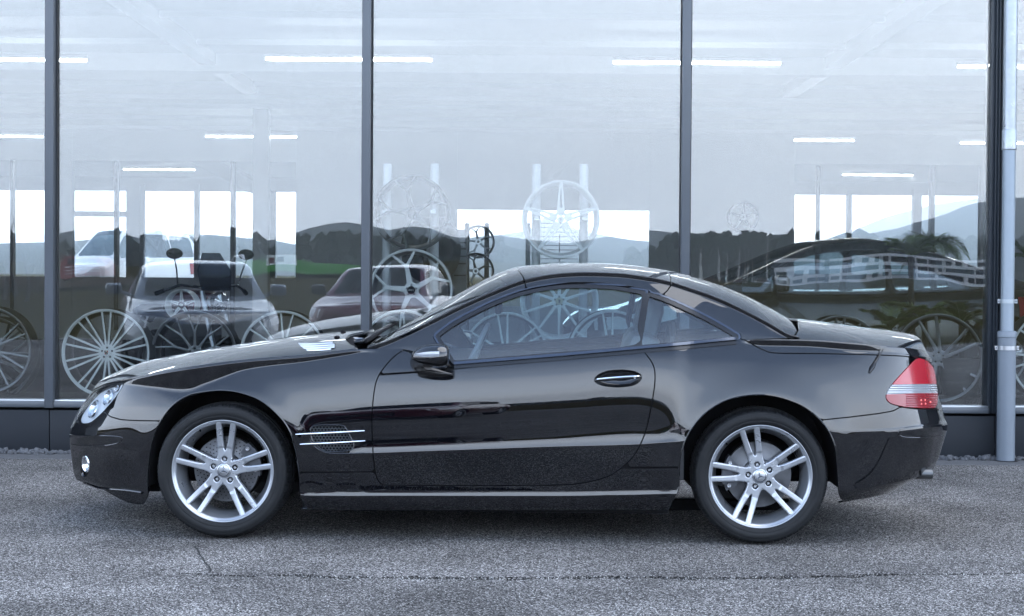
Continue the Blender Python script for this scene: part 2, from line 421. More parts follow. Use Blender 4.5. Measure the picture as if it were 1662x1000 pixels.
for _ in range(3):
    Pq = px2loc(PX, PY, -np.maximum(Y, 0.35)); z = Pq[..., 2]
    dz = np.diff(z, axis=1); tm = np.tan(np.radians((AN[:, 1:] + AN[:, :-1]) / 2)) * dz
    d = np.concatenate([np.zeros((len(Xn), 1)), np.cumsum(tm, 1)], 1); d = d - d[:, iref:iref+1]
    Y = (W0[:, None] - d + FL) * (En * Et)[:, None]
SP = np.stack([Pq[..., 0], -Y, z], -1)
SPN = grid_normals(SP, np.array([0., -1, 0]))
SPX = np.stack([PX, PY], -1)
# top: from the shoulder line in to the centre line
silh = [(112,640),(150,633),(163,622),(175,612),(200,600),(250,583),(300,573),(350,564),(400,557),(450,550),(500,544),(550,539),(600,535),(680,528)]
sild = [(1200,508),(1294,517),(1350,524),(1400,531),(1450,537),(1480,543),(1497,552),(1503,566)]
def cen(tab, yy=0.0):
    q = px2loc([p[0] for p in tab], [p[1] for p in tab], yy); return q[:, 0], q[:, 2]
xa, za = cen(silh); xb, zb = cen(sild)
zC = pchip(np.concatenate([xa, xb]), np.concatenate([za, zb]))
nt_ = 26; tv = np.linspace(0, 1, nt_)
Tx, Ty, Tz = SP[:, -1, 0], -SP[:, -1, 1], SP[:, -1, 2]
zc = np.maximum(zC(Tx), Tz + 0.003*np.minimum(Ty*10, 1))
TP = np.zeros((len(Xn), nt_, 3))
for i, t in enumerate(tv):
    TP[:, i, 0] = Tx; TP[:, i, 1] = -Ty * (1 - t); TP[:, i, 2] = Tz + (zc - Tz) * (1 - (1 - t)**2.3)
TPN = grid_normals(TP, np.array([0., 0, 1])); TPN[:, -1, 1] = 0
TPX = loc2px(TP)

_rowcache = {}
def surf(px, py, off=0.0):
    """point and normal of the near flank where the pixel sees it"""
    k = round(float(py), 2)
    if k not in _rowcache:
        J = SP.shape[0]; A = np.zeros((J, 7))
        for j in range(J):
            yy = PY[j, ::-1]
            A[j, 0] = np.interp(py, yy, PX[j, ::-1])
            for c in range(3):
                A[j, 1+c] = np.interp(py, yy, SP[j, ::-1, c]); A[j, 4+c] = np.interp(py, yy, SPN[j, ::-1, c])
        _rowcache[k] = A
    A = _rowcache[k]; P = np.array([np.interp(px, A[:, 0], A[:, 1+c]) for c in range(3)])
    Nn = np.array([np.interp(px, A[:, 0], A[:, 4+c]) for c in range(3)]); Nn /= np.linalg.norm(Nn)
    return P + Nn * off, Nn
def sgrid(x0, x1, y0, y1, nx, ny):
    P = np.zeros((nx, ny, 3)); Nn = np.zeros((nx, ny, 3)); xx = np.linspace(x0, x1, nx); yy = np.linspace(y0, y1, ny)
    for j, b in enumerate(yy):
        for i, a in enumerate(xx): P[i, j], Nn[i, j] = surf(a, b)
    return P, Nn, np.stack(np.meshgrid(xx, yy, indexing='ij'), -1)

SHUT = [(655,568),(641,577.5),(623,597),(611,618),(605.5,650),(603.5,690),(605.5,735),(609,766)]
DOORB = [(609,766),(613,779),(619,785),(630,787.5),(760,788),(900,787.5),(945,784),(985,774),(1008,760)]
DOORR = [(1008,760),(1030,738),(1047,703),(1056,665),(1062,630),(1063,605),(1058,588),(1045,570)]
shutS = smooth_poly(SHUT, 6, False).tolist(); dbS = smooth_poly(DOORB, 6, False).tolist(); drS = smooth_poly(DOORR, 6, False).tolist()
HEAD = smooth_poly([(200,621),(198,628),(187,645),(171,664),(158,677),(146,686),(134,688),(125,684),(124,676),(130,664),(142,648),(155,635),(172,627),(188,621.5)], 4)
LAMP = smooth_poly([(1488,582.5),(1470,600),(1446,627),(1438.5,641),(1440,650),(1450,656.5),(1476,661.5),(1506,662.8),(1519,660),(1522,640),(1522.5,622),(1518,602),(1506,587),(1496,582.5)], 4)
VENT = smooth_poly([(504,701),(505,695),(511,691),(530,690),(554,690.5),(561,695),(567,706),(574,721),(573,727),(566,731.5),(533,733),(519,727),(509,717),(505,709)], 4)
S1 = smooth_poly([(1196,548.5),(1209,552),(1225,561),(1241,568.5),(1260,573),(1340,574),(1446,577),(1490,581),(1511,589),(1522,598)], 5, False).tolist()
BUMPF = [(170,667.5),(178,676),(195,681),(215,682.5),(268,683.5)]
BUMPR = [(1320,683),(1331,682),(1380,677),(1425,671.5),(1450,667),(1462,660.5)]
fa_ = -np.maximum(poly_sdf(SPX, ARCH_F), poly_sdf(SPX, ARCH_R))
fh = poly_sdf(SPX, HEAD); fl_ = poly_sdf(SPX, LAMP); fv = poly_sdf(SPX, VENT)
GAP = 1.0
def sp(poly): return poly_sdf(SPX, poly) - GAP
p = M['paint']
f = np.minimum.reduce([sp([(145,540),(655,540)] + shutS + [(430,766.5),(360,700),(268,683.5)] + BUMPF[::-1] + [(160,650),(152,640),(140,620)]), fa_, -fh-GAP, -fv-0.6])
panel('front_fender', SP, SPN, f, p, car)
f = np.minimum.reduce([sp([(80,900),(80,600),(150,610),(160,650)] + BUMPF + [(268,900)]), fa_, -fh-GAP])
FOG = smooth_poly([(134,741),(139,739),(143,742),(146,752),(145,764),(140,773),(134,774),(131,765),(131,752)], 3)
panel('front_bumper', SP, SPN, np.minimum(f, -poly_sdf(SPX, FOG)), p, car)
f = sp(shutS[14:] + dbS + drS[:-2] + [(1045,570.5),(900,584.5),(800,592.5),(735,599.5),(680,604.5),(614,609)])
HND = smooth_poly([(964,617),(970,608.5),(985,602),(1005,600),(1026,601.5),(1038,606),(1042,612),(1038,620),(1026,626.5),(1005,629),(983,627.5),(969,623)], 4)
panel('door', SP, SPN, np.minimum(f, -poly_sdf(SPX, HND)), p, car)
f = sp([(655,568.5)] + shutS[:15] + [(614,607.5),(680,603),(735,598),(700,584)])
panel('door_sail_panel', SP, SPN, f, p, car)
f = np.minimum.reduce([sp([(1045,570),(1100,563),(1150,557)] + S1 + [(1500,600),(1470,640),(1462,660.5)] + BUMPR[::-1] + [(1240,760),(1108,758),(1008,759)] + drS[1:]), fa_, -fl_-GAP])
panel('rear_quarter', SP, SPN, f, p, car)
f = np.minimum.reduce([sp(BUMPR + [(1482,663.5),(1506,664.5),(1580,664.5),(1580,900),(1300,900)]), fa_])
panel('rear_bumper', SP, SPN, f, p, car)
f = np.minimum.reduce([sp([(1470,575)] + S1[-14:] + [(1580,598),(1580,664.5),(1470,664.5)]), -fl_-GAP])
panel('rear_panel', SP, SPN, f, p, car)
f = np.minimum.reduce([sp([(484,767.5)] + dbS + [(1108,759.5),(1108,900),(484,900)]), fa_])
panel('rocker_panel', SP, SPN, f, p, car)
# hood and boot lid
hr = smooth_poly([(592,568),(583,565.5),(571,560),(562,552.5),(561,547),(568,543),(585,539),(620,532.5),(660,527.5)], 5, False).tolist()
f = np.minimum(poly_sdf(TPX, hr + [(660,400),(60,400),(60,680),(592,680)]) - 0.3, T(TPX[..., 0]) - TPX[..., 1] - 2.0)
f[Xn > 700] = -1
HV = smooth_poly([(485,558),(500,555.5),(530,554),(540,555),(545,564),(538,567.5),(505,571),(497,568),(489,563)], 3)
panel('hood', TP, TPN, np.minimum(f, -poly_sdf(TPX, HV)), p, car, 'whole')
CP = np.concatenate([SP[:, :-1], TP], 1); CN = np.concatenate([SPN[:, :-1], TPN], 1); CPX = np.concatenate([SPX[:, :-1], TPX], 1)
f = poly_sdf(CPX, S1 + [(1580,598),(1580,300),(1296,300),(1294,517),(1296,535),(1289,546),(1265,549.5),(1230,550.5)]) - GAP
panel('boot_lid', CP, CN, f, p, car, 'whole')

# ------------------------------------------------------------------ greenhouse
Bl = pl([(596,566),(655,567.5),(700,583),(735,597),(800,591.5),(900,583.5),(1045,570.5),(1195,551.5),(1240,550.5),(1270,549.5),(1298,548)])
El = pl([(596,563),(620,556),(650,544),(700,520),(750,495),(800,473),(850,454),(880,447.5),(915,443),(950,441.5),(1000,443),(1050,449),(1085,456),(1120,467),(1160,481),(1200,499),(1250,525),(1280,542),(1298,547.5)])
sr = [(596,560),(620,546),(655,528),(700,503),(740,479),(790,452),(815,441.5),(838,434),(870,430),(910,427.8),(960,427),(1000,428.8),(1050,434),(1085,439.5),(1105,444),(1150,456),(1200,475),(1240,495),(1275,515),(1290,524),(1298,530)]
gx = np.concatenate([np.arange(596, 1290, 3.0), np.linspace(1290, 1298, 8)])
Bv, Ev = Bl(gx), El(gx)
Ybase = np.array([-surf(a, b)[0][1] for a, b in zip(gx, Bv)])
ker = np.ones(15) / 15; Yp = np.pad(Ybase, 7, 'edge'); Ybase = np.convolve(Yp, ker, 'valid') - 0.004
gl = [(Bv, 19), (Bv*.5 + (Ev+8)*.5, 26), (Ev + 8.0, 33), (Ev + 6.8, -12), (Ev + 1.2, -10), (Ev, 48)]
gl = [(np.minimum(a, Bv - 0.02*i), n) for i, (a, n) in enumerate(gl)]
gs = [16, 16, 2, 4, 3]; rws = []
for i, n in enumerate(gs):
    for q in range(n):
        t = q / n; rws.append((gl[i][0]*(1-t) + gl[i+1][0]*t, gl[i][1]*(1-t) + gl[i+1][1]*t))
rws.append(gl[-1]); GPY = np.stack([r[0] for r in rws], 1); GPX0 = np.repeat(gx[:, None], GPY.shape[1], 1)
GA = np.array([r[1] for r in rws], float); GY = np.repeat(Ybase[:, None], GPY.shape[1], 1)
for _ in range(4):
    q = px2loc(GPX0, GPY, -GY); dz = np.diff(q[..., 2], axis=1)
    dd = np.concatenate([np.zeros((len(gx), 1)), np.cumsum(np.tan(np.radians((GA[1:] + GA[:-1]) / 2)) * dz, 1)], 1)
    GY = np.maximum(Ybase[:, None] - dd, 0.2)
GS = np.stack([q[..., 0], -GY, q[..., 2]], -1); GSN = grid_normals(GS, np.array([0., -1, 0])); GSX = np.stack([GPX0, GPY], -1)
xr_, zr_ = cen(sr); zR = pchip(xr_, zr_)
Ex, Ey, Ez = GS[:, -1, 0], -GS[:, -1, 1], GS[:, -1, 2]
# at constant local x the centre line rises to the roof silhouette
zcr = np.maximum(zR(Ex), Ez + 0.004)
GT = np.zeros((len(gx), nt_, 3))
for i, t in enumerate(tv):
    GT[:, i, 0] = Ex; GT[:, i, 1] = -Ey*(1-t); GT[:, i, 2] = Ez + (zcr - Ez) * (1 - (1-t)**2.4)
GTN = grid_normals(GT, np.array([0., 0, 1])); GTN[:, -1, 1] = 0; GTX = loc2px(GT)
WIN1 = [(712,546),(735,529),(765,512),(800,495.5),(830,484),(855,476.5),(900,468.5),(950,466.5),(1000,469.5),(1044,477),(1041,500),(1036,530),(1030,561),(900,573),(800,581.5),(737,586.5)]
WIN1 = np.vstack([smooth_poly(WIN1[:10], 4, False), smooth_poly(WIN1[10:], 4, False)]) 
WIN2 = np.vstack([smooth_poly([(1053,479.5),(1075,487),(1100,497.5),(1150,521.5),(1194,547)], 4, False), [(1180,549),(1100,556),(1040,561.5),(1045,530),(1049,505)]])
fw1, fw2 = poly_sdf(GSX, WIN1), poly_sdf(GSX, WIN2); fw = np.maximum(fw1, fw2)
seam1 = [(820,380),(838,434),(849,449),(853,463),(854,482),(854,700)]
seam2 = [(1075,380),(1083,440),(1089,451),(1089,463),(1083,472),(1072,481),(1060,700)]
fL = lambda X: poly_sdf(X, [(400,700),(400,380)] + seam1) - GAP
fM = lambda X: poly_sdf(X, seam1[::-1] + seam2) - GAP
fR = lambda X: poly_sdf(X, seam2[::-1] + [(1400,380),(1400,700)]) - GAP
WOUT = 9.0
fo = -fw - WOUT
bl = Bl(GSX[..., 0]) - GSX[..., 1]
panel('side_pillar', GS, GSN, np.minimum.reduce([fL(GSX), fo, bl - 0.6]), p, car, label='black side pillar beside the windscreen')
panel('roof_rail', GS, GSN, np.minimum.reduce([fM(GSX), fo]), p, car)
panel('rear_pillar', GS, GSN, np.minimum.reduce([fR(GSX), fo, bl - 0.8]), p, car)
# trims round the side windows
low = np.where(GSX[..., 0] < 735, 99, 1) * (bl)
ring = np.minimum.reduce([-fw, fw + WOUT - 5.0, bl + 1])
panel('window_seal', GS, GSN, np.minimum.reduce([-fw1 + 1.2, -fw2 + 1.2, fw + 4.6, bl + 1]), M['trimblack'], car, off=0.001, depth=0.006)
M['sat2'] = mat('dark_satin_window_trim', (0.075, 0.085, 0.105), 0.14, 0.9)
panel('window_trim', GS, GSN, np.minimum.reduce([-fw - 4.8, fw + 8.2, bl + 1, np.where(GSX[..., 1] > 560, -1, 1)*1.0 + 0]), M['sat2'], car, off=0.003, depth=0.006)
panel('side_window', GS, GSN, fw1, M['carglass'], car, off=-0.007, fl=False, label='front side window with pale sky reflection')
panel('quarter_window', GS, GSN, fw2, M['carglass'], car, off=-0.007, fl=False)
# beltline moulding under the windows
def strip(name, pts, w0, w1, off, mt, parent, n=90, thick=0.006):
    ln = smooth_poly(pts, 12, False); seg = np.linspace(0, len(ln)-1, n); V = []; Nn = []
    for s in seg:
        a = np.array([np.interp(s, np.arange(len(ln)), ln[:, c]) for c in (0, 1)])
        for wv, o in ((w0, off-thick), (w0, off), (w1, off), (w1, off-thick)):
            P_, N_ = surf(a[0], a[1] + wv, o); V.append(P_)
    Fc = []
    for i in range(n-1):
        for k in range(3): Fc.append([i*4+k, (i+1)*4+k, (i+1)*4+k+1, i*4+k+1])
    Fc += [[0, 1, 2, 3], [(n-1)*4+3, (n-1)*4+2, (n-1)*4+1, (n-1)*4]]
    V = np.array(V); out = []
    for sgn in (1, -1):
        Vs = V.copy(); Vs[:, 1] *= sgn; me = bpy.data.meshes.new(name); me.from_pydata([tuple(map(float, v)) for v in Vs], [], Fc)
        bm = bmesh.new(); bm.from_mesh(me); bmesh.ops.recalc_face_normals(bm, faces=bm.faces); bm.to_mesh(me); bm.free()
        out.append(link(name, me, parent, mt))
    return out
belt = [(737,590),(800,585),(900,577),(1040,564.5),(1100,559),(1195,550)]
strip('belt_moulding', belt, -1.2, 3.2, 0.012, M['sat2'], car)
strip('belt_shadow_strip', belt, 3.4, 9.0, 0.004, M['trimblack'], car)  # black strip paints in the shadow on the underside of the moulding
# roof, header, windscreen, rear window
wsl = [(500,640),(500,300),(760,300),(798,446),(812,452),(828,464),(860,600),(700,640)]
fws = np.minimum(poly_sdf(GTX, wsl) - 0.4, El(GTX[..., 0]) - GTX[..., 1] - 1.6)
panel('windscreen', GT, GTN, fws, M['screen'], car, 'whole', fl=False, off=-0.002)
fhd = np.minimum(fL(GTX), -poly_sdf(GTX, wsl))
panel('windscreen_header', GT, GTN, fhd, p, car, 'whole')
fed = np.minimum(fL(GTX), np.minimum(poly_sdf(GTX, wsl), -(El(GTX[..., 0]) - GTX[..., 1] - 1.6)))
panel('windscreen_seal', GT, GTN, fed, M['trimblack'], car, 'pair', depth=0.006)
panel('roof_panel', GT, GTN, fM(GTX), p, car, 'whole')
rw = np.minimum.reduce([0.50 - np.abs(GT[..., 1]), (GTX[..., 0] - 1120)*.005, (GT[0:1, :, 0]*0 + GT[..., 0]*-1 + float(px2loc(1285, 520, 0)[0]))])
shell_end = poly_sdf(GTX, [(1000,300),(1279,300),(1279,516),(1292,526),(1294,535),(1288,545),(1270,560),(1000,700)]) - 0.2
panel('rear_roof_panel', GT, GTN, np.minimum.reduce([fR(GTX), -rw*200, shell_end]), p, car, 'whole')
panel('rear_window', GT, GTN, np.minimum(rw*200, shell_end), M['screen'], car, 'whole', fl=False, off=-0.004)
# ------------------------------------------------------------------ hidden structure of the coupe (fills the gaps)
def thin(A, a, b): return A[::a, ::b]
blS = np.where((SPX[..., 0] > 596) & (SPX[..., 0] < 1290), SPX[..., 1] - Bl(SPX[..., 0]) - 6, 99.)
f = np.minimum.reduce([fa_ - 1.5, -fh, -fl_, -fv + 0.5, blS, -poly_sdf(SPX, HND), -poly_sdf(SPX, FOG)])
panel('inner_body', thin(SP, 2, 2), thin(SPN, 2, 2), thin(f, 2, 2), M['dark'], car, 'pair', off=-0.016, fl=False)
fU = np.where((TPX[..., 0] < 575) | (TPX[..., 0] > 1300), 1., -1.)
for f2_ in (TPX[..., 0] < 575, TPX[..., 0] > 1300): panel('inner_deck', thin(TP, 2, 2), thin(TPN, 2, 2), thin(np.minimum(np.where(f2_, 1., -1.), -poly_sdf(TPX, HV)), 2, 2), M['dark'], car, 'whole', off=-0.02, fl=False)
panel('window_frame_core', thin(GS, 1, 1), thin(GSN, 1, 1), np.minimum.reduce([-fw - 3, bl + 3]), M['dark'], car, 'pair', off=-0.012, fl=False)
# wheel housings
def housing(arch, cx):
    a = np.asarray(arch); a = a[(a[:, 1] < 800)]; Pn = px2loc(a[:, 0], a[:, 1], -0.88)
    for sgn in (1, -1):
        V = []; n = len(Pn)
        for q in Pn: V += [(q[0], sgn*-0.855, q[2]), (q[0], sgn*-0.42, q[2])]
        Fc = [(2*i, 2*i+1, 2*i+3, 2*i+2) for i in range(n-1)] + [tuple(2*i+1 for i in range(n))]
        me = bpy.data.meshes.new('h'); me.from_pydata([tuple(map(float, v)) for v in V], [], Fc); link('wheel_housing', me, car, M['dark'])
housing(ARCH_F, 361); housing(ARCH_R, 1234)
def lx(px, y=-0.88): return float(px2loc(px, 760, y)[0])
m = MB(); m.box((lx(487), -0.80, 0.135), (lx(1088), 0.80, 0.24)); m.box((lx(170), -0.40, 0.22), (lx(487), 0.40, 0.30)); m.box((lx(1100), -0.40, 0.25), (lx(1440), 0.40, 0.33))
m.box((lx(170), -0.60, 0.19), (lx(236), 0.60, 0.24)); m.box((lx(1375), -0.66, 0.27), (lx(1440), 0.66, 0.32))
m.tube([(lx(540), -0.5, .12), (lx(1300), -0.45, .14)], 0.03)
m.build('underbody', M['dark'], car)
# arch lip: slim rolled edge catching the light
def lip(arch):
    a = np.asarray(arch)[5:-5]
    for sgn in (1, -1):
        pts = []
        for x, y in a:
            P_, N_ = surf(x, y, -0.003); pts.append((P_[0], sgn*P_[1], P_[2]))
        MB().tube(pts, 0.0042, 6).build('arch_lip', M['paint'], car, smooth=True)
lip(ARCH_F); lip(ARCH_R)

# ------------------------------------------------------------------ wheels
def plate(fs, hf, rmin, rmax, nr, na, depth, mats, name, parent=None, face_off=0.0, bev=0.005, bevd=0.005):
    """height-field plate in the x-z plane facing -y, cut to fs(x,z)>0, edges bevelled and given depth"""
    th = np.linspace(0, 2*np.pi, na+1); rr = np.linspace(rmin, rmax, nr)
    Xg = rr[None]*np.cos(th)[:, None]; Zg = rr[None]*np.sin(th)[:, None]
    f = fs(Xg, Zg); f[-1] = f[0]; b = np.clip(1 - f / bev, 0, 1)
    Yg_ = hf(np.hypot(Xg, Zg)) + bevd * b**2
    P = np.stack([Xg, Yg_, Zg], -1); Nn = grid_normals(P, np.array([0., -1, 0]))
    Nn[0] = Nn[-1] = (Nn[0] + Nn[-1]) / 2
    J = na + 1; ins = f > 0; idx = -np.ones(f.shape, int); idx[:-1][ins[:-1]] = np.arange(ins[:-1].sum()); idx[-1] = idx[0]
    V = list(P[:-1][ins[:-1]]); NV = list(Nn[:-1][ins[:-1]]); Fc = []; cut = {}
    c = ins[:-1, :-1].astype(int) + ins[1:, :-1] + ins[1:, 1:] + ins[:-1, 1:]
    for j, k in np.argwhere(c == 4): Fc.append([int(idx[j, k]), int(idx[j, k+1]), int(idx[j+1, k+1]), int(idx[j+1, k])])
    def ed(p, q):
        kp, kq = (p[0] % na, p[1]), (q[0] % na, q[1]); key = (kp, kq) if kp < kq else (kq, kp)
        if key in cut: return cut[key]
        fa, fb = f[p], f[q]; t = fa / (fa - fb); V.append(P[p]*(1-t) + P[q]*t); NV.append(Nn[p]*(1-t) + Nn[q]*t); cut[key] = len(V)-1; return cut[key]
    for j, k in np.argwhere((c > 0) & (c < 4)):
        q = [(j, k), (j, k+1), (j+1, k+1), (j+1, k)]; poly = []
        for i in range(4):
            p, r = q[i], q[(i+1) % 4]
            if ins[p]: poly.append(int(idx[p]))
            if ins[p] != ins[r]: poly.append(ed(p, r))
        if len(poly) >= 3: Fc.append(poly)
    V = np.array(V); NV = np.array(NV)
    if len(Fc):
        q = Fc[len(Fc)//2]; s = 0
        for q in Fc[::max(1, len(Fc)//100)]: s += np.sign(np.dot(np.cross(V[q[1]]-V[q[0]], V[q[2]]-V[q[1]]), NV[q[0]]))
        if s < 0: Fc = [q[::-1] for q in Fc]
    nf = len(Fc); V, NV, Fc = flange(V, NV, Fc, depth, skip_y0=False, dirn=(0, 1, 0))
    me = mesh_np(V, Fc, NV); me.materials.append(mats[0]); me.materials.append(mats[1])
    mi = np.zeros(len(Fc), np.int32); mi[nf:] = 1; me.polygons.foreach_set('material_index', mi)
    return link(name, me, parent)
def smax(a, b, k):
    h = np.clip(0.5 + 0.5*(a-b)/k, 0, 1); return b*(1-h) + a*h + k*h*(1-h)
def seg(x, z, a, b, w0, w1):
    ax, az = a; bx, bz = b; ex, ez = bx-ax, bz-az; L2 = ex*ex+ez*ez
    t = np.clip(((x-ax)*ex+(z-az)*ez)/L2, 0, 1); return (w0+(w1-w0)*t) - np.hypot(x-ax-t*ex, z-az-t*ez)
def pol(r, a): a = R_(a); return (r*math.cos(a), r*math.sin(a))

R_RIM = 0.2455
def main_face(rot):
    def fs(x, z):
        r = np.hypot(x, z); f = 0.066 - r
        for k in range(5):
            a = R_(rot + 72*k); v = x*math.cos(a)+z*math.sin(a); u = -x*math.sin(a)+z*math.cos(a)
            hw = 0.0345 + np.clip(v-0.09, 0, 1)*0.100
            sp_ = np.minimum(hw - np.abs(u), v - 0.01)
            sw = 0.0235 * np.sqrt(np.clip((v-0.098)/0.150, 0, 1))
            sl_ = np.where(v > 0.098, np.abs(u) - sw, np.hypot(u, v-0.098))
            sp_ = np.minimum(sp_, sl_)
            f = smax(f, sp_, 0.012)
            for br in (0,):
                bx, bz = pol(0.0545, rot + 72*k); f = np.minimum(f, np.hypot(x-bx, z-bz) - 0.0125)
                bx, bz = pol(0.064, rot + 36 + 72*k); f = np.minimum(f, np.hypot(x-bx, z-bz) - 0.0038)
        return np.minimum(f, 0.238 - r)
    return fs
def hface(r):
    s = np.clip((r-0.108)/0.012, 0, 1); s = s*s*(3-2*s)
    return 0.034 - 0.004*s - 0.020*np.clip((r-0.10)/0.14, 0, 1)**1.6
def make_wheel(name, rot, caliper_ang, hub_dark):
    t = empty(name, (0, 0, 0)); 
    # tyre with sidewall rings, shoulder blocks
    prof = [(.236,.012),(.243,.006),(.249,.001),(.258,-.006),(.266,-.0085),(.268,-.0078),(.270,-.0092),(.283,-.0105),(.296,-.009),(.2975,-.0078),(.299,-.0082),(.307,-.003),(.3125,.004),(.317,.012),(.3205,.024),(.3225,.035),
            (.3235,.05),(.3235,.056),(.316,.058),(.316,.066),(.3245,.068),(.3255,.095),(.3255,.100),(.317,.102),(.317,.112),(.3255,.114),(.3255,.142),(.317,.144),(.317,.152),(.3245,.154),(.322,.21),(.312,.232),(.28,.238),(.236,.226)]
    m = MB(); n = 420; m.lathe(prof, n)
    npf = len(prof)
    for k in range(n):
        for i in range(npf):
            r, h = prof[i]
            if .306 < r and .002 < h < .05 or .15 < h < .22 and r > .31:
                if k % 7 == 0 or (k % 14 == 4 and h > .01):
                    x, y, z = m.v[k*npf+i]; s = 1 - (0.0045 if r > .31 else 0.002)/r; m.v[k*npf+i] = (x*s, y, z*s)
    ty = m.build('tyre', M['rubber'], t, smooth=True, angle=50)
    # rim: lip and barrel
    m = MB(); m.lathe([(.2375,.0135),(.2455,.0115),(.2475,.007),(.2468,.0035),(.2445,.002),(.2415,.003),(.2395,.0075),(.2325,.0125),(.2285,.0155),(.2245,.030),(.219,.05),(.205,.085),(.2,.13),(.215,.215),(.236,.225)], 160)
    rm = m.build('rim', M['alloy'], t, smooth=True, angle=60)
    fc = plate(main_face(rot), hface, 0.036, 0.238, 74, 420, 0.034, (M['alloy'], M['alloy']), 'rim_face', t, bev=0.0045, bevd=0.004)
    cap = MB(); cap.lathe([(0,.026),(.012,.026),(.028,.0275),(.033,.0295),(.0355,.033),(.0355,.05)], 48); cp = cap.build('hub_cap', M['satin'], t, smooth=True)
    # three pointed star in a ring
    st = MB(); r0, r1 = 0.0055, 0.0265
    for k in range(3):
        a = 90 + 120*k + (rot - 87)*0.97
        c_ = (0, .0235, 0); tip = (*pol(r1, a),); l_ = pol(r0, a+60); r_ = pol(r0, a-60)
        T_ = (tip[0], .0262, tip[1]); Lp = (l_[0], .0264, l_[1]); Rp = (r_[0], .0264, r_[1])
        st.add([c_, T_, Lp, Rp], [(0, 2, 1), (0, 1, 3)])
    st.lathe([(.0262,.0268),(.0272,.0252),(.0285,.0262)], 48)
    M.setdefault('star', mat('dark_star_relief', (0.10, 0.11, 0.13), 0.2, 0.9))
    st.build('star_emblem', M['star'], cp)
    for k in range(5):
        x, z = pol(0.0545, rot + 72*k)
        b = MB(); b.lathe([(0,.042),(.006,.042),(.0075,.040),(.009,.043),(.0105,.05)], 14, M=Matrix.Translation((x, 0, z))); b.build('wheel_bolt', M['satin'] if k else M['satin'], t, smooth=True)
        b = MB(); b.lathe([(.0125,.036),(.0125,.055),(0,.055)], 18, M=Matrix.Translation((x, 0, z))); b.build('bolt_recess', M['dark'], t, smooth=True)
    # brake
    d = MB(); d.lathe([(.045,.075),(.075,.075),(.078,.098),(.082,.10),(.157,.10),(.158,.102),(.158,.128),(.08,.128)], 96); ds = d.build('brake_disc', M['disc'], t, smooth=True)
    hb = MB()
    for k in range(36):
        for q, rr in enumerate((.098, .113, .128, .143)):
            x, z = pol(rr, k*10 + q*4.5); hb.lathe([(0, .0985), (.0032, .0985), (.0032, .101)], 8, M=Matrix.Translation((x, 0, z)))
    if not hub_dark: hb.build('disc_holes', M['dark'], ds)['kind'] = 'stuff'
    hbk = MB(); hbk.lathe([(0,.06),(.06,.06),(.064,.065),(.064,.15),(0.0,.15)], 40); hbk.build('hub_carrier', M['disc'], t, smooth=True)
    ca = caliper_ang; cb = MB()
    arc = [pol(.172, ca+v) for v in range(-32, 33, 6)] + [pol(.112, ca+v) for v in range(26, -27, -6)]
    cb.prism(arc, .062, .118); 
    arc = [pol(.180, ca+v) for v in range(-16, 17, 4)] + [pol(.128, ca+v) for v in range(14, -15, -4)]
    cb.prism(arc, .048, .07)
    cal = cb.build('brake_caliper', M['caliper'], t, smooth=True, angle=30)
    for v in (-21, 21):
        x, z = pol(.152, ca+v); b = MB(); b.lathe([(0,.046),(.005,.046),(.006,.044),(.0095,.044),(.0105,.048),(.0105,.062)], 16, M=Matrix.Translation((x, 0, z))); b.build('caliper_bolt', M['chrome'], cal, smooth=True)
    sb = MB(); sb.lathe([(0,.135),(.16,.135)], 40); sb.lathe([(.16,.135),(.165,.2)], 40); sb.build('splash_shield', M['dark'], t)
    v = MB(); x, z = pol(.226, rot+33); v.tube([(x, .022, z), (x*.97, .012, z*.97)], .004, 8); v.build('valve', M['dark'], t)
    return t
for (cx_, cy_, rot, ca, hd) in ((361, 768, 87, 22, False), (1234.5, 777, 103.3, 178, True)):
    c = px2loc(cx_, cy_, -0.868)
    wh = make_wheel('wheel', rot, ca, hd); wh.parent = car; wh.location = (float(c[0]), -0.868, 0.3253)
    w2 = copy_tree(wh, car); w2.location = (float(c[0]), 0.868, 0.3253); w2.rotation_euler = (0, 0, math.pi)
# flatten hierarchy: thing > part > sub-part only
for wh in [o for o in children(car) if o.name.startswith('wheel') and o.type == 'EMPTY']:
    for ch in children(wh):
        for g in children(ch):
            g.parent = wh
    ty = [c for c in children(wh) if c.name.startswith('tyre')][0]
    mtx = Matrix.Translation(wh.location) @ wh.rotation_euler.to_matrix().to_4x4()
    for ch in children(wh):
        if ch is ty: continue
        ch.parent = ty
    ty.parent = car; ty.matrix_local = mtx
    ty.name = 'wheel'
    bpy.data.objects.remove(wh)

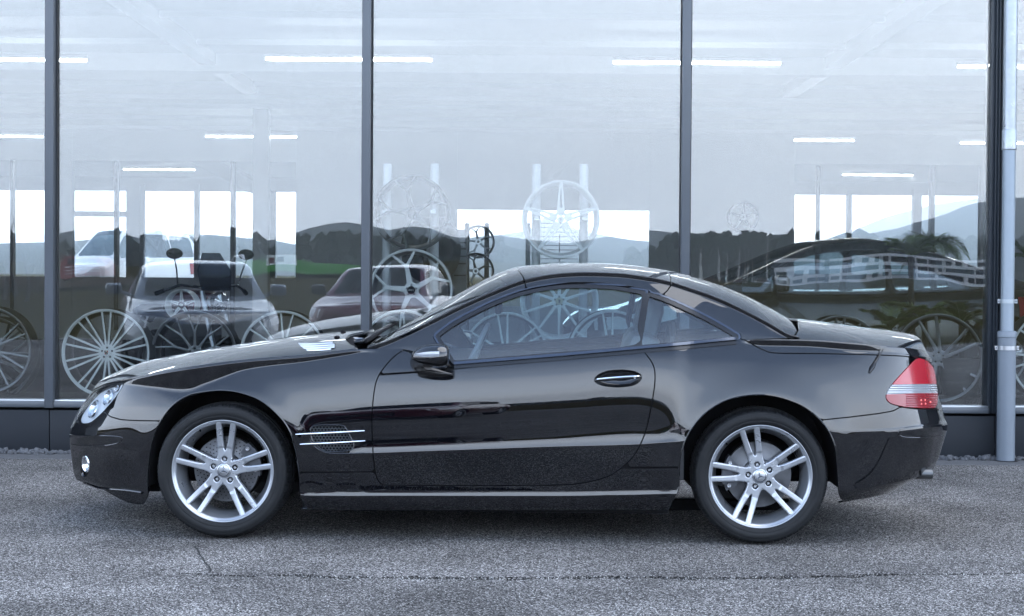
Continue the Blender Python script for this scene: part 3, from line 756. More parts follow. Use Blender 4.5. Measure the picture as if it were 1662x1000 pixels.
# ------------------------------------------------------------------ lamps, vents, handle, mirror
for sgn in (1, -1):
    ms = Matrix.Diagonal((1, sgn, 1, 1))
    def add_clip(name, P, Nn, f, mt, off, parent=car, depth=0.01, fl=True):
        V, NV, Fc = clip(P + Nn*off, Nn, f)
        if fl: V, NV, Fc = flange(V, NV, Fc, depth, False)
        if sgn < 0: V, NV, Fc = mirror(V, NV, Fc)
        return link(name, mesh_np(V, Fc, NV), parent, mt)
    if sgn == 1:
        HG = sgrid(116, 204, 617, 692, 70, 60); LG = sgrid(1434, 1526, 578, 667, 100, 120); VG = sgrid(496, 582, 682, 738, 44, 30); HDG = sgrid(960, 1046, 596, 633, 60, 30)
    # headlamp
    P, Nn, X = HG; fH = poly_sdf(X, HEAD)
    hl = add_clip('headlight', P, Nn, fH - 0.6, M['lens'], 0.0, fl=False)
    hl['label'] = 'clear headlight with chrome bowls inside'
    add_clip('lamp_housing', P, Nn, fH - 0.2, M['reflector'], -0.024, hl, fl=False)
    add_clip('lamp_rim', P, Nn, np.minimum(fH, 1.3 - fH), M['trimblack'], -0.004, hl, depth=0.03)
    def bowl(px, py, r, parent, din=0.012):
        q, nn = surf(px, py, -din); q = np.array([q[0], q[1]*sgn, q[2]]); nn = np.array([nn[0], nn[1]*sgn, nn[2]])
        mm = Matrix.Translation(q) @ Vector(-nn).to_track_quat('Y', 'Z').to_matrix().to_4x4()
        b = MB(); b.lathe([(0, .022), (r*.35, .02), (r*.7, .012), (r*.95, 0), (r*1.0, -.003), (r*1.06, .0), (r*1.06, .012)], 28, M=mm); b.build('lamp_bowl', M['chrome'], parent, smooth=True)
        b = MB(); b.lathe([(0, -.004), (r*.25, -.002), (r*.36, .006), (r*.36, .018)], 20, M=mm); b.build('projector_lens', M['lens'], parent, smooth=True)
    bowl(148, 662, .046, hl); bowl(172, 643, .042, hl); bowl(186, 629, .020, hl)
    # tail lamp: red, clear band with ribs, red
    P, Nn, X = LG; fT = poly_sdf(X, LAMP) - 0.5
    e1, e2 = 624 - (X[..., 0]-1460)*0.02, 639.5 - (X[..., 0]-1460)*0.03
    rib = 0.0016*np.sin(X[..., 1]*2*np.pi/3.7)
    tl = add_clip('tail_light', P, Nn, np.minimum(fT, e1 - X[..., 1]), M['redlens'], 0.002, depth=0.02)
    tl['label'] = 'red and clear tail light with ribbed centre band'
    Pm = P + Nn*rib[..., None]; Nm = grid_normals(Pm, np.array([0., -1, 0]))
    add_clip('clear_band', Pm, Nm, np.minimum.reduce([fT, X[..., 1] - e1, e2 - X[..., 1]]), M['clearred'], 0.0, tl, depth=0.012)
    rib2 = 0.0012*np.sin(X[..., 1]*2*np.pi/3.0)*(X[..., 0] > 1470); Pm = P + Nn*rib2[..., None]; Nm = grid_normals(Pm, np.array([0., -1, 0]))
    add_clip('red_band', Pm, Nm, np.minimum(fT, X[..., 1] - e2), M['redlens2'], 0.002, tl, depth=0.02)
    for bx_, by_ in ((1494, 650), (1500.5, 649.6), (1494.5, 656), (1501, 655.6), (1509, 652.8)):
        q_, n_ = surf(bx_, by_, 0.003); MB().lathe([(0, -.002), (.004, -.0012), (.0055, .001), (.0055, .004)], 12, M=Matrix.Translation((q_[0], sgn*q_[1], q_[2])) @ (Matrix.Rotation(math.pi, 4, 'Z') if sgn < 0 else Matrix.Identity(4))).build('bulb_dot', M.setdefault('dot', mat('bright_red_dot', (.75, .12, .10), .1, coat=1.0)), tl, smooth=True)
    add_clip('lamp_backing', P, Nn, fT + 1.2, M['dark'], -0.018, tl, fl=False)
    # fender vent: recess, honeycomb grille, two fins
    P, Nn, X = VG; fV = poly_sdf(X, VENT)
    vt = add_clip('fender_vent', P, Nn, fV + 1.0, M['dark'], -0.022, fl=False)
    hx = MB(); q0 = []
    for r in range(11):
        for c in range(15):
            px_, py_ = 501 + c*5.4 + (r % 2)*2.7, 689.5 + r*4.3
            if poly_sdf(np.array([px_, py_]), VENT) < 0.5: continue
            qq, nn = surf(px_, py_, -0.007); cpt = Vector((qq[0], sgn*qq[1], qq[2])); rr = 0.0072
            ring = [cpt + Vector((rr*math.cos(R_(60*i+30)), 0, rr*math.sin(R_(60*i+30)))) for i in range(7)]
            hx.tube(ring, 0.0011, 4, cap=False)
    hx.build('vent_mesh', M['dark'] if False else M.setdefault('meshgrey', mat('grille_mesh_grey', (0.10, 0.11, 0.12), 0.35, 0.3)), vt)
    ed_ = [(*surf(x, y, 0.001)[0],) for x, y in np.vstack([VENT, VENT[:1]])]
    MB().tube([(a, sgn*b, c) for a, b, c in ed_], 0.0028, 6).build('vent_surround', M['paint'], vt, smooth=True)
    for (xa_, ya_, xb_, yb_) in ((480, 705, 592, 699), (487, 721, 593, 715.5)):
        pts = [];
        for t in np.linspace(0, 1, 20):
            q_, n_ = surf(xa_*(1-t)+xb_*t, ya_*(1-t)+yb_*t, 0.008 + .006*math.sin(math.pi*t)); pts.append((q_[0], sgn*q_[1], q_[2]))
        rs = [0.0028 + 0.0026*math.sin(math.pi*min(1, max(0, t)))**.6 for t in np.linspace(0.02, .98, 20)]
        MB().tube(pts, rs, 10).build('vent_fin', M['chrome'], vt, smooth=True)
    # crease light catcher in front of the vent: lower sweep
    sw = smooth_poly([(502,712),(508,722),(518,730),(533,735.5),(560,736.5),(600,735.5)], 6, False)
    MB().tube([(lambda q: (q[0], sgn*q[1], q[2]))(surf(x, y, -0.001)[0]) for x, y in sw], [0.0015]*3 + [0.004]*(len(sw)-5) + [0.002]*2, 8).build('vent_scoop_edge', M['paint'], vt, smooth=True)
    # door handle: bowl and bar
    P, Nn, X = HDG; fD = poly_sdf(X, HND); q = np.clip(fD/13, 0, 1); Pm = P - Nn*(0.034*np.sqrt(1-(1-q)**2))[..., None]
    Nm = grid_normals(Pm, np.array([0., -1, 0])); hd = add_clip('handle_bowl', Pm, Nm, fD + 0.8, p, 0, fl=False)
    pts = []; rs = []
    for t in np.linspace(0, 1, 24):
        q_, n_ = surf(966 + 74*t, 617.5 - 5.5*t, 0.004 + 0.022*math.sin(math.pi*t)**.7); pts.append((q_[0], sgn*q_[1], q_[2])); rs.append(0.0055 + 0.0045*math.sin(math.pi*t)**.5)
    MB().tube(pts, rs, 12).build('door_handle', p, hd, smooth=True)
    pts2 = [(a, b - sgn*0.0035, c + 0.004) for a, b, c in pts]; MB().tube(pts2[1:-1], [r*.62 for r in rs[1:-1]], 8).build('handle_strip', M['chrome'], hd, smooth=True)
    q_, n_ = surf(1030, 613.5, 0.022); MB().lathe([(0, -.006), (.006, -.006), (.0075, -.002), (.0075, .01)], 20, M=Matrix.Translation((q_[0], sgn*q_[1], q_[2])) @ (Matrix.Rotation(math.pi, 4, 'Z') if sgn < 0 else Matrix.Identity(4))).build('key_lock', M['chrome'], hd, smooth=True)
    # mirror: shell, indicator, arm
    cM = px2loc(701, 576.5, -1.02); cM = (cM[0], sgn*-1.02, cM[2]); sx, sy, sz = 0.088, 0.085, 0.058
    bm = bmesh.new(); bmesh.ops.create_uvsphere(bm, u_segments=48, v_segments=28, radius=1)
    for v in bm.verts:
        x, y, z_ = v.co; ex = 2.6
        s = (abs(x)**ex + abs(z_)**ex + 1e-9)**(1/ex) / max(math.hypot(x, z_), 1e-6) if math.hypot(x, z_) > 1e-6 else 1
        x, z_ = x / (s if s else 1)**.75, z_ / (s if s else 1)**.75
        tap = 0.58 + 0.42*np.clip((x + 1)/1.5, 0, 1)**.7              # pointed towards the front
        if x > .78: x = .78 + (x-.78)*.25
        v.co = Vector((x*sx*1.12, y*sy*tap, (z_*sz*tap) + (-0.012 if x < 0 else -0.012*(1-x))*(1-abs(z_))))
    me = bpy.data.meshes.new('mirror'); bm.to_mesh(me); bm.free(); me.polygons.foreach_set('use_smooth', [True]*len(me.polygons))
    mo = link('door_mirror', me, car, p); mo.location = cM
    # indicator lens strip wrapped on the shell
    lens = MB(); nn_ = 16; vv = []
    for i in range(nn_):
        t = i/(nn_-1); a = -0.078 + 0.118*t; tap = 0.58 + 0.42*min(1, max(0, (a/(sx*1.12)+1)/1.5))**.7
        yy = -sgn*(math.sqrt(max(0, 1-(a/(sx*1.15))**2))*sy*tap*0.985 + 0.002)
        h = 0.0135*(math.sin(math.pi*min(1, t*1.2+.12)*.5))
        for hh in (-h, -h*.3, h*.4, h): vv.append((a, yy*(1 - (hh/sz)**2*.55), hh + 0.004 + .004*t))
    lens.add(vv, [(i*4+k, (i+1)*4+k, (i+1)*4+k+1, i*4+k+1) for i in range(nn_-1) for k in range(3)])
    lens.build('indicator_lens', M['clearred'], mo, smooth=True, fix=False)
    arm = MB(); sp1, _ = surf(676, 590, 0.0); tilt = [(sp1[0], sgn*(sp1[1]+.02), sp1[2]-.0), (sp1[0]+.02, sgn*(sp1[1]-.05), sp1[2]-.004), (cM[0]-.02, sgn*-.99, cM[2]-.045)]
    arm.tube(tilt, [.036, .030, .026], 16); arm.build('mirror_arm', M['trimblack'], car, smooth=True)
    q_, n_ = surf(700, 604, 0.0)
    ar = MB(); ar.tube([(lambda q: (q[0], sgn*q[1], q[2]))(surf(x, y, .004)[0]) for x, y in ((672, 592), (690, 602), (712, 606), (734, 608))], [.02, .026, .018, .004], 12); ar.build('mirror_foot', M['trimblack'], car, smooth=True)
    # jacking point covers
    for x0 in (563, 978):
        P, Nn, X = sgrid(x0-2, x0+24, 790, 810, 14, 12); ff = poly_sdf(X, smooth_poly([(x0, 806), (x0+.5, 797), (x0+3, 795), (x0+19, 795), (x0+21.5, 797), (x0+22, 806)], 3))
        add_clip('jack_cover', P, Nn, ff, p, 0.004, depth=0.008)
    # rub strips on the bumpers
    for pts in ([(112,705),(125,707),(150,707.5),(180,707.8),(195,709.5),(199,712),(195,717),(183,721.5),(160,724),(130,723.5),(116,721)],
                [(1536,687),(1500,690.5),(1475,693),(1462,697),(1457.5,702),(1461,707),(1472,710),(1500,710),(1530,706.5)]):
        ln = smooth_poly(pts, 5, False); MB().tube([(lambda q: (q[0], sgn*q[1], q[2]))(surf(x, y, -.001)[0]) for x, y in ln], .0025, 6).build('bumper_strip', p, car, smooth=True)
    # fog lamp
    P, Nn, X = sgrid(128, 149, 736, 777, 22, 30); add_clip('fog_lamp_recess', P, Nn, poly_sdf(X, FOG)+1, M['dark'], -.02, fl=False)
    q_, n_ = surf(138, 753, -.004); q_ = (q_[0], sgn*q_[1], q_[2]); nn = (n_[0], sgn*n_[1], n_[2])
    mm = Matrix.Translation(q_) @ Vector((-nn[0], -nn[1], -nn[2])).to_track_quat('Y', 'Z').to_matrix().to_4x4()
    b = MB(); b.lathe([(0, .02), (.02, .014), (.034, .0), (.040, -.004), (.044, .0), (.044, .02)], 28, M=mm); fg = b.build('fog_lamp', M['chrome'], car, smooth=True)
    b = MB(); b.lathe([(0, -.004), (.02, -.003), (.034, .002)], 24, M=mm); b.build('fog_lens', M['lens'], fg, smooth=True)
    # bumper lower lip, light catching
    for pts, wd in (([(136,790),(170,793),(205,796),(231,799.5)], .006),):
        ln = smooth_poly(pts, 6, False); MB().tube([(lambda q: (q[0], sgn*q[1], q[2]))(surf(x, y, .004)[0]) for x, y in ln], [.002 + wd*t for t in np.linspace(0, 1, len(ln))], 8).build('bumper_lip', p, car, smooth=True)
# bonnet vent slats
def tsurf(px, py, lift=0.0):
    d_ = np.hypot(TPX[:, 1:-2, 0]-px, TPX[:, 1:-2, 1]-py); j, k = np.unravel_index(np.argmin(d_), d_.shape); k += 1; j = min(j, len(Xn)-2)
    A = np.array([TPX[j+1, k]-TPX[j, k], TPX[j, k+1]-TPX[j, k]]).T; st_ = np.linalg.solve(A, np.array([px, py])-TPX[j, k])
    return TP[j, k] + st_[0]*(TP[j+1, k]-TP[j, k]) + st_[1]*(TP[j, k+1]-TP[j, k]) + TPN[j, k]*lift
for yy_, (a_, b_) in zip((557.6, 561.0, 564.4, 567.6), ((484.5,540),(487,543),(491,543),(497,537))):
    for sgn in (1, -1):
        V = []
        for t in np.linspace(0, 1, 10):
            px_, py_ = a_ + (b_-a_)*t, yy_ - 2.2*t + .6*math.sin(math.pi*t)
            for dy, lf in ((.8, -.004), (.6, .002), (-.6, .003), (-.8, -.004)):
                q_ = tsurf(px_, py_+dy, lf); V.append((q_[0], sgn*q_[1], q_[2]))
        m = MB(); m.add(V, [(4*i+c, 4*i+4+c, 4*i+5+c, 4*i+1+c) for i in range(9) for c in range(3)]); m.build('bonnet_vent_slat', M['satin'], car, smooth=True)
# antenna fin, exhaust tips
for sgn in (1, -1):
    b0, _ = surf(1411, 605, 0.0); b1, _ = surf(1420, 588, 0.004); b2, _ = surf(1431, 567, 0.012)
    if sgn == 1:
        MB().tube([tuple(b0), tuple((b0+b1)/2+np.array([0,-.006,0])), tuple(b1+np.array([0,-.004,0])), tuple(b2)], [.006, .010, .006, .002], 10).build('antenna', M['trimblack'], car, smooth=True)
    e = px2loc(1509, 768, -0.5); x, z_ = float(e[0]), float(e[2])
    m = MB(); m.lathe([(.026, -.10), (.028, 0.0), (.026, .004), (.023, 0), (.023, -.08), (0, -.08)], 32, 'X', M=Matrix.Translation((x, sgn*-.52, z_)) @ Matrix.Diagonal((1, 1.5, 1, 1))); m.build('exhaust_tip', M.setdefault('tipm', mat('exhaust_steel', (.09,.095,.10), .35, .8)), car, smooth=True)
# cowl, wipers
cw = px2loc(575, 560, -0.5); zc0 = 0.86
m = MB(); x0 = float(px2loc(566, 560, -.7)[0]); x1 = float(px2loc(640, 560, -.7)[0]); m.box((x0-.03, -.70, zc0-.12), (x1+.1, .70, zc0-0.02)); m.build('cowl', M['dark'], car)
def gt(px, t):                                 # a point on the windscreen
    i = int(np.argmin(np.abs(gx - px))); k = min(int(t*(nt_-1)), nt_-1); return GT[i, k] + GTN[i, k]*0.012
for a, (o1, t0, t1) in enumerate(((0, .10, .62), (0, .45, .95))):
    pts = [tuple(gt(600 + 26*s, t0 + (t1-t0)*s)) for s in np.linspace(0, 1, 8)]
    pts = [(q[0]-.02, q[1], q[2]+.003) for q in pts]
    MB().tube(pts, [.009]*3 + [.007]*5, 8).build('wiper', M['dark'], car, smooth=True)
    pts = [(q[0]-.028, q[1]+.03, q[2]-.004) for q in pts]; MB().tube(pts, .006, 6).build('wiper_arm', M['trimblack'], car, smooth=True)
for t_, px_ in ((.86, 545), (.5, 548)):
    i = int(np.argmin(np.abs(TPX[:, 13, 0] - px_))); q = TP[i, int(t_*25)]; m = MB(); m.lathe([(.016, 0), (.013, .006), (.005, .010), (0, .010)], 12, 'Z', M=Matrix.Translation(q)); m.build('washer_nozzle', M['dark'], car, smooth=True)

# ------------------------------------------------------------------ cabin
def cx(px, py, y): q = px2loc(px, py, y); return (float(q[0]), y, float(q[2]))
m = MB(); a = cx(660, 575, 0); b = cx(735, 600, 0)
m.box((a[0]-.15, -.66, .55), (b[0]+.12, .66, .86), ch=.04); m.build('dashboard', M['cabin'], car, smooth=True)
for yy_ in (-.36, .36):
    q = cx(768, 572, yy_) if yy_ < 0 else None
    if yy_ < 0:
        mm = Matrix.Translation((q[0], yy_, q[2]-.03)) @ Matrix.Rotation(R_(24), 4, 'Y')
        m = MB(); m.lathe([(.185 + .013*math.cos(t), .013*math.sin(t)) for t in np.linspace(0, 2*math.pi, 9)[:-1]], 48, 'X', M=mm, close=True)
        for an in (0, 180, 270): m.box((-.008, -.012, 0), (.008, .012, .18), M=mm @ Matrix.Rotation(R_(an-90), 4, 'X'))
        m.box((-.02, -.05, -.05), (.02, .05, .05), M=mm, ch=.01)
        m.build('steering_wheel', mat('grey_wheel_leather', (0.22, 0.24, 0.26), .4), car, smooth=True)
    s = cx(1010, 560, yy_); mm = Matrix.Translation((s[0], yy_, .30))
    seat = MB(); seat.box((-.55, -.25, 0), (-.02, .25, .22), M=mm, ch=.06)
    cu = seat.build('seat', M['seat'], car, smooth=True)
    bk = MB(); mb = Matrix.Translation((s[0]-.02, yy_, .45)) @ Matrix.Rotation(R_(14), 4, 'Y')
    bk.box((-.09, -.25, -.1), (.09, .25, .56), M=mb, ch=.07); bk.box((-.06, -.15, .52), (.06, .15, .74), M=mb, ch=.055)
    bk.build('seat_back', M['seat'], cu, smooth=True)
    rb = cx(1085, 545, yy_); m = MB(); m.tube([(rb[0], yy_-.17, .75), (rb[0]+.01, yy_-.16, rb[2]+.0), (rb[0]+.01, yy_-.08, rb[2]+.06), (rb[0]+.01, yy_+.08, rb[2]+.06), (rb[0]+.01, yy_+.16, rb[2]), (rb[0], yy_+.17, .75)], .018, 8); m.build('roll_bar', M['cabin'], car, smooth=True)
m = MB(); s = cx(1100, 560, 0); e = cx(1285, 560, 0); m.box((s[0], -.66, .70), (e[0], .66, .84)); m.box((a[0], -.80, .3), (s[0]-.02, -.74, .84)); m.box((a[0], .74, .3), (s[0]-.02, .80, .84)); m.box((a[0], -.05, .3), (s[0], .05, .62)); m.build('cabin_shell', M['cabin'], car)
q = cx(805, 500, 0); m = MB(); m.box((q[0], -.12, q[2]-.03), (q[0]+.03, .12, q[2]+.03), ch=.01); m.build('inner_mirror', M['dark'], car, smooth=True)
# ------------------------------------------------------------------ ground
def asphalt_mat():
    m = mat('worn_asphalt', (0.07, 0.072, 0.078), 0.85, spec=0.08); t, b = nodes(m); n = t.nodes; Lk = t.links.new
    tcn = n.new('ShaderNodeTexCoord')
    v1 = n.new('ShaderNodeTexVoronoi'); v1.inputs['Scale'].default_value = 185; Lk(tcn.outputs['Object'], v1.inputs['Vector'])
    v2 = n.new('ShaderNodeTexVoronoi'); v2.inputs['Scale'].default_value = 90; Lk(tcn.outputs['Object'], v2.inputs['Vector'])
    sx1 = n.new('ShaderNodeSeparateColor'); Lk(v1.outputs['Color'], sx1.inputs[0])
    cr = n.new('ShaderNodeValToRGB'); e = cr.color_ramp.elements
    e[0].position = 0.0; e[0].color = (0.006, 0.0065, 0.008, 1); e[1].position = 1.0; e[1].color = (0.60, 0.60, 0.58, 1)
    for ps, c in ((0.35, .070), (0.62, .15), (0.85, .28), (0.95, .46)):
        q = cr.color_ramp.elements.new(ps); q.color = (c*1.05, c*1.01, c*.97, 1)
    Lk(sx1.outputs[0], cr.inputs[0])
    # dark binder between stones
    bd = n.new('ShaderNodeValToRGB'); bd.color_ramp.elements[0].position = .25; bd.color_ramp.elements[0].color = (1, 1, 1, 1)
    bd.color_ramp.elements[1].position = .75; bd.color_ramp.elements[1].color = (.35, .35, .36, 1)
    Lk(v1.outputs['Distance'], bd.inputs[0])
    no = n.new('ShaderNodeTexNoise'); no.inputs['Scale'].default_value = 1.3; no.inputs['Detail'].default_value = 6; Lk(tcn.outputs['Object'], no.inputs['Vector'])
    mr = n.new('ShaderNodeMapRange'); mr.inputs['From Min'].default_value = .35; mr.inputs['From Max'].default_value = .68; mr.inputs['To Min'].default_value = 1.12; mr.inputs['To Max'].default_value = 1.95
    Lk(no.outputs[0], mr.inputs[0])
    m1 = n.new('ShaderNodeMix'); m1.data_type = 'RGBA'; m1.blend_type = 'MULTIPLY'; m1.inputs[0].default_value = 1
    Lk(cr.outputs[0], m1.inputs[6]); Lk(bd.outputs[0], m1.inputs[7])
    ns = n.new('ShaderNodeTexNoise'); ns.inputs['Scale'].default_value = .45; ns.inputs['Detail'].default_value = 3; ns.inputs['Distortion'].default_value = 1.2; Lk(tcn.outputs['Object'], ns.inputs['Vector'])
    ms = n.new('ShaderNodeMapRange'); ms.inputs['From Min'].default_value = .42; ms.inputs['From Max'].default_value = .60; ms.inputs['To Min'].default_value = .86; ms.inputs['To Max'].default_value = 1.06; Lk(ns.outputs[0], ms.inputs[0])
    mq = n.new('ShaderNodeMath'); mq.operation = 'MULTIPLY'; Lk(mr.outputs[0], mq.inputs[0]); Lk(ms.outputs[0], mq.inputs[1]); mr = mq
    m2 = n.new('ShaderNodeVectorMath'); m2.operation = 'SCALE'; Lk(m1.outputs[2], m2.inputs[0]); Lk(mr.outputs[0], m2.inputs['Scale']); Lk(m2.outputs[0], b.inputs['Base Color'])
    bp = n.new('ShaderNodeBump'); bp.invert = True; bp.inputs['Strength'].default_value = .9; bp.inputs['Distance'].default_value = .006; Lk(v1.outputs['Distance'], bp.inputs['Height'])
    bp2 = n.new('ShaderNodeBump'); bp2.invert = True; bp2.inputs['Strength'].default_value = .6; bp2.inputs['Distance'].default_value = .008; Lk(v2.outputs['Distance'], bp2.inputs['Height']); Lk(bp.outputs[0], bp2.inputs['Normal'])
    Lk(bp2.outputs[0], b.inputs['Normal'])
    rr = n.new('ShaderNodeMapRange'); rr.inputs['To Min'].default_value = .55; rr.inputs['To Max'].default_value = .95; Lk(sx1.outputs[1], rr.inputs[0]); Lk(rr.outputs[0], b.inputs['Roughness'])
    return m
AS = asphalt_mat()
rng = random.Random(5)
# two asphalt sheets meet along an open, ragged crack
cpx = np.arange(-40, 1720, 3.0); cy_ = pl([(-40,932),(300,931),(345,933),(420,935.5),(470,934),(560,937),(640,937.5),(831,939),(1000,937),(1150,938.5),(1280,937),(1390,935),(1420,933),(1500,932.5),(1720,931)])(cpx)
jit = np.cumsum(np.array([rng.uniform(-1, 1) for _ in cpx])); jit -= np.convolve(jit, np.ones(25)/25, 'same'); cy_ = cy_ + jit*.42
gapw = np.array([0 if x < 290 or 415 < x < 440 else (.040 + .04*abs(math.sin(x*.021)*math.sin(x*.057+1)) + rng.uniform(-.006, .008)) for x in cpx])
gapw = np.where((cpx > 1430), gapw*.45, gapw); gapw = np.where(cpx < 420, gapw*.5, gapw)
cr3 = ground(cpx, cy_)
def ground_sheets():
    V = []; Fc = []; n = len(cpx)
    X0, X1, YN, YF = -45, 45, -9.0, 11.80
    far = [(c[0], c[1] + g/2, 0) for c, g in zip(cr3, gapw)]; near = [(c[0], c[1] - g/2, 0) for c, g in zip(cr3, gapw)]
    def sheet(line, Yo, nm, flip):
        pts = [(X0, line[0][1], 0)] + line + [(X1, line[-1][1], 0)]; m = MB()
        v = [p for p in pts] + [(p[0], Yo, 0) for p in pts] + [(p[0], p[1], -.03) for p in pts]; k = len(pts)
        m.add(v, [(i, i+1, k+i+1, k+i) for i in range(k-1)] + [(2*k+i, 2*k+i+1, i+1, i) for i in range(k-1)]); return m.build(nm, AS, fix=False)
    for o in (sheet(far, YF, 'asphalt', 0), sheet(near, YN, 'asphalt', 1)): tag(o, kind='structure')
    bm = bmesh.new()
    for o in [x for x in bpy.data.objects if x.name.startswith('asphalt')]:
        me = o.data; b = bmesh.new(); b.from_mesh(me)
        for f in b.faces:
            if abs(f.normal.z) > .5 and f.normal.z < 0: f.normal_flip()
        b.to_mesh(me); b.free()
    bm.free()
ground_sheets()
m = MB(); m.add([(-46, -10, -.034), (46, -10, -.034), (46, 14, -.034), (-46, 14, -.034)], [(0, 1, 2, 3)]); tag(m.build('soil', mat('dark_soil', (.012, .011, .010), .95)), kind='structure')
# strip of older, darker tarmac along the wall, a low joint, then loose stones
M['oldtar'] = vary(mat('old_tarmac', (.075, .076, .08), .9), 60, .6, .8, 150, 0, .004)
m = MB(); n = 160; e = [(-9 + 18*i/n, 11.55 + .012*math.sin(i*1.7) + rng.uniform(-.006, .006)) for i in range(n+1)]
m.add([(x, y, .006) for x, y in e] + [(x, 11.86, .010) for x, y in e] + [(x, y-.008, .0005) for x, y in e], [(i, i+1, n+2+i, n+1+i) for i in range(n)] + [(2*n+2+i, 2*n+3+i, i+1, i) for i in range(n)])
tag(m.build('pavement_strip', M['oldtar']), kind='structure')
bm = bmesh.new(); bmesh.ops.create_icosphere(bm, subdivisions=1, radius=1); icoV = [v.co.copy() for v in bm.verts]; icoF = [[v.index for v in f.verts] for f in bm.faces]; bm.free()
m = MB()
for i in range(2600):
    x = rng.uniform(-4.6, 4.6); y = 11.83 - abs(rng.gauss(0, .035)); s = rng.uniform(.006, .026)*(1 if rng.random() < .8 else 1.5)
    if y < 11.7: s *= .6
    mt = Matrix.Translation((x, y, s*.35 + .008)) @ Matrix.Rotation(rng.uniform(0, 6), 4, Vector((rng.random(), rng.random(), rng.random()+.01)).normalized()) @ Matrix.Diagonal((s, s*rng.uniform(.6, 1), s*rng.uniform(.45, .8), 1))
    m.add([v * rng.uniform(.8, 1.15) for v in icoV], icoF, mt)
M['stone'] = vary(mat('pale_gravel', (.075, .078, .085), .85), 25, .95, 0, 60)
tag(m.build('gravel', M['stone'], fix=False), kind='stuff')
m = MB()
for i in range(700):
    x = rng.uniform(-3.6, 3.6); y = rng.uniform(6.0, 11.5); s = rng.uniform(.0015, .0042)
    m.add([v * rng.uniform(.7, 1.2) for v in icoV], icoF, Matrix.Translation((x, y, s*.6)) @ Matrix.Diagonal((s*1.2, s, s*.8, 1)))
tag(m.build('grit', M['stone'], fix=False), kind='stuff')

# ------------------------------------------------------------------ showroom facade
M['frame'] = vary(mat('grey_blue_aluminium', (.070, .080, .094), .38, .1), 6, .08, .05, 40, .05)
M['plinth'] = vary(mat('anthracite_panel', (.012, .015, .020), .6, spec=.25), 2.5, .12, .04, 30, .05)
M['darkframe'] = mat('dark_corner_profile', (.018, .024, .032), .4)
M['galv'] = vary(mat('galvanised_steel', (.33, .36, .39), .40, .8), 14, .35, .15, 30, .14)
M['pipegrey'] = vary(mat('grey_pipe_paint', (.15, .175, .205), .45, .1), 5, .08, .05, 40, .05)
M['pane'] = glassmat('showroom_glass', 0.125, 0.75, (.84, .87, .87), 0.0, 0.25, .0022)
M['gasket'] = mat('rubber_gasket', (.01, .012, .015), .6)
fac = empty('showroom_facade', (0, YG, 0), 0, 'glazed showroom front with grey mullions above a dark plinth', 'building')
def FB(name, x0, x1, z0, z1, y0, y1, mt, ch=.003, parent=fac):
    m = MB(); m.box((x0, y0-YG, z0), (x1, y1-YG, z1), ch=ch); return m.build(name, mt, parent, smooth=True, angle=30)
def fx(px, py=500, Y=YG): return float(at_Y(px, py, Y)[0])
def fz(px, py, Y=YG): return float(at_Y(px, py, Y)[2])
zsill_t = fz(40, 649, 11.87); zsill_b = fz(40, 661, 11.87); print('sill', zsill_t, zsill_b, fz(1600, 657.5, 11.87), fz(1600, 672, 11.87), 'wall base', ground(40, 741), ground(1600, 751))
XL, XR = -9.0, 9.0; ZT = 4.6
mull = [(72, 86), (586, 600), (1105.5, 1119.5)]
edges = []
for a, b in mull:
    x0, x1 = fx(a, 400, 11.86), fx(b, 400, 11.86); edges.append((x0, x1))
    FB('mullion', x0, x1, zsill_b-.004, ZT, 11.86, 12.02, M['frame']); 
    FB('gasket', x1, x1+.012, zsill_t, ZT, 11.925, 11.96, M['gasket'], 0); FB('gasket', x0-.006, x0, zsill_t, ZT, 11.925, 11.96, M['gasket'], 0)
pit = edges[1][0] - edges[0][0]
xl2 = edges[0][0] - pit
FB('mullion', xl2, xl2+.06, zsill_b-.004, ZT, 11.86, 12.02, M['frame'])
dcx0, dcx1 = fx(1602.5, 400), fx(1623, 400)
for i, (a, b, y0) in enumerate(((0, .028, 11.90), (.030, .046, 11.885), (.048, .056, 11.865), (.058, .066, 11.885), (.068, .095, 11.87))):
    FB('corner_profile', dcx0 + a, dcx0 + b, -.02 if i > 2 else zsill_b, ZT, y0, 12.05, M['darkframe'], .002)
bays = [(xl2+.06, edges[0][0]), (edges[0][1], edges[1][0]), (edges[1][1], edges[2][0]), (edges[2][1], dcx0), (dcx0+.095, dcx0+.095+pit)]
for a, b in bays:
    FB('sill_rail', a+.0005, b-.0005, zsill_b, zsill_t-.012, 11.868, 12.02, M['frame'])
    FB('sill_lip', a+.001, b-.001, zsill_t-.012, zsill_t, 11.880, 11.94, M['satin'], .002)
    FB('glass_pane', a+.004, b-.004, zsill_t-.004, ZT, YG-.004, YG+.004, M['pane'], 0)
jx = [XL] + [xl2 + .03] + [(a+b)/2 for a, b in edges] + [dcx0 + .05] + [XR]
for a, b in zip(jx[:-1], jx[1:]): FB('plinth', a+.003, b-.003, -.03, zsill_b-.02, 11.885, 12.05, M['plinth']); FB('plinth_core', XL, XR, -.03, zsill_b-.03, 11.91, 12.04, M['gasket'], 0); FB('plinth_flashing', XL, XR, zsill_b-.022, zsill_b-.001, 11.90, 12.02, M['gasket'], .001)
FB('head_beam', XL, XR, ZT, ZT+.9, 11.8, 12.1, M['plinth'])
FB('mullion', dcx0+.095+pit, XR, -.02, ZT, 11.86, 12.3, M['plinth'])
FB('mullion', XL, xl2, -.02, ZT, 11.86, 12.3, M['plinth'])
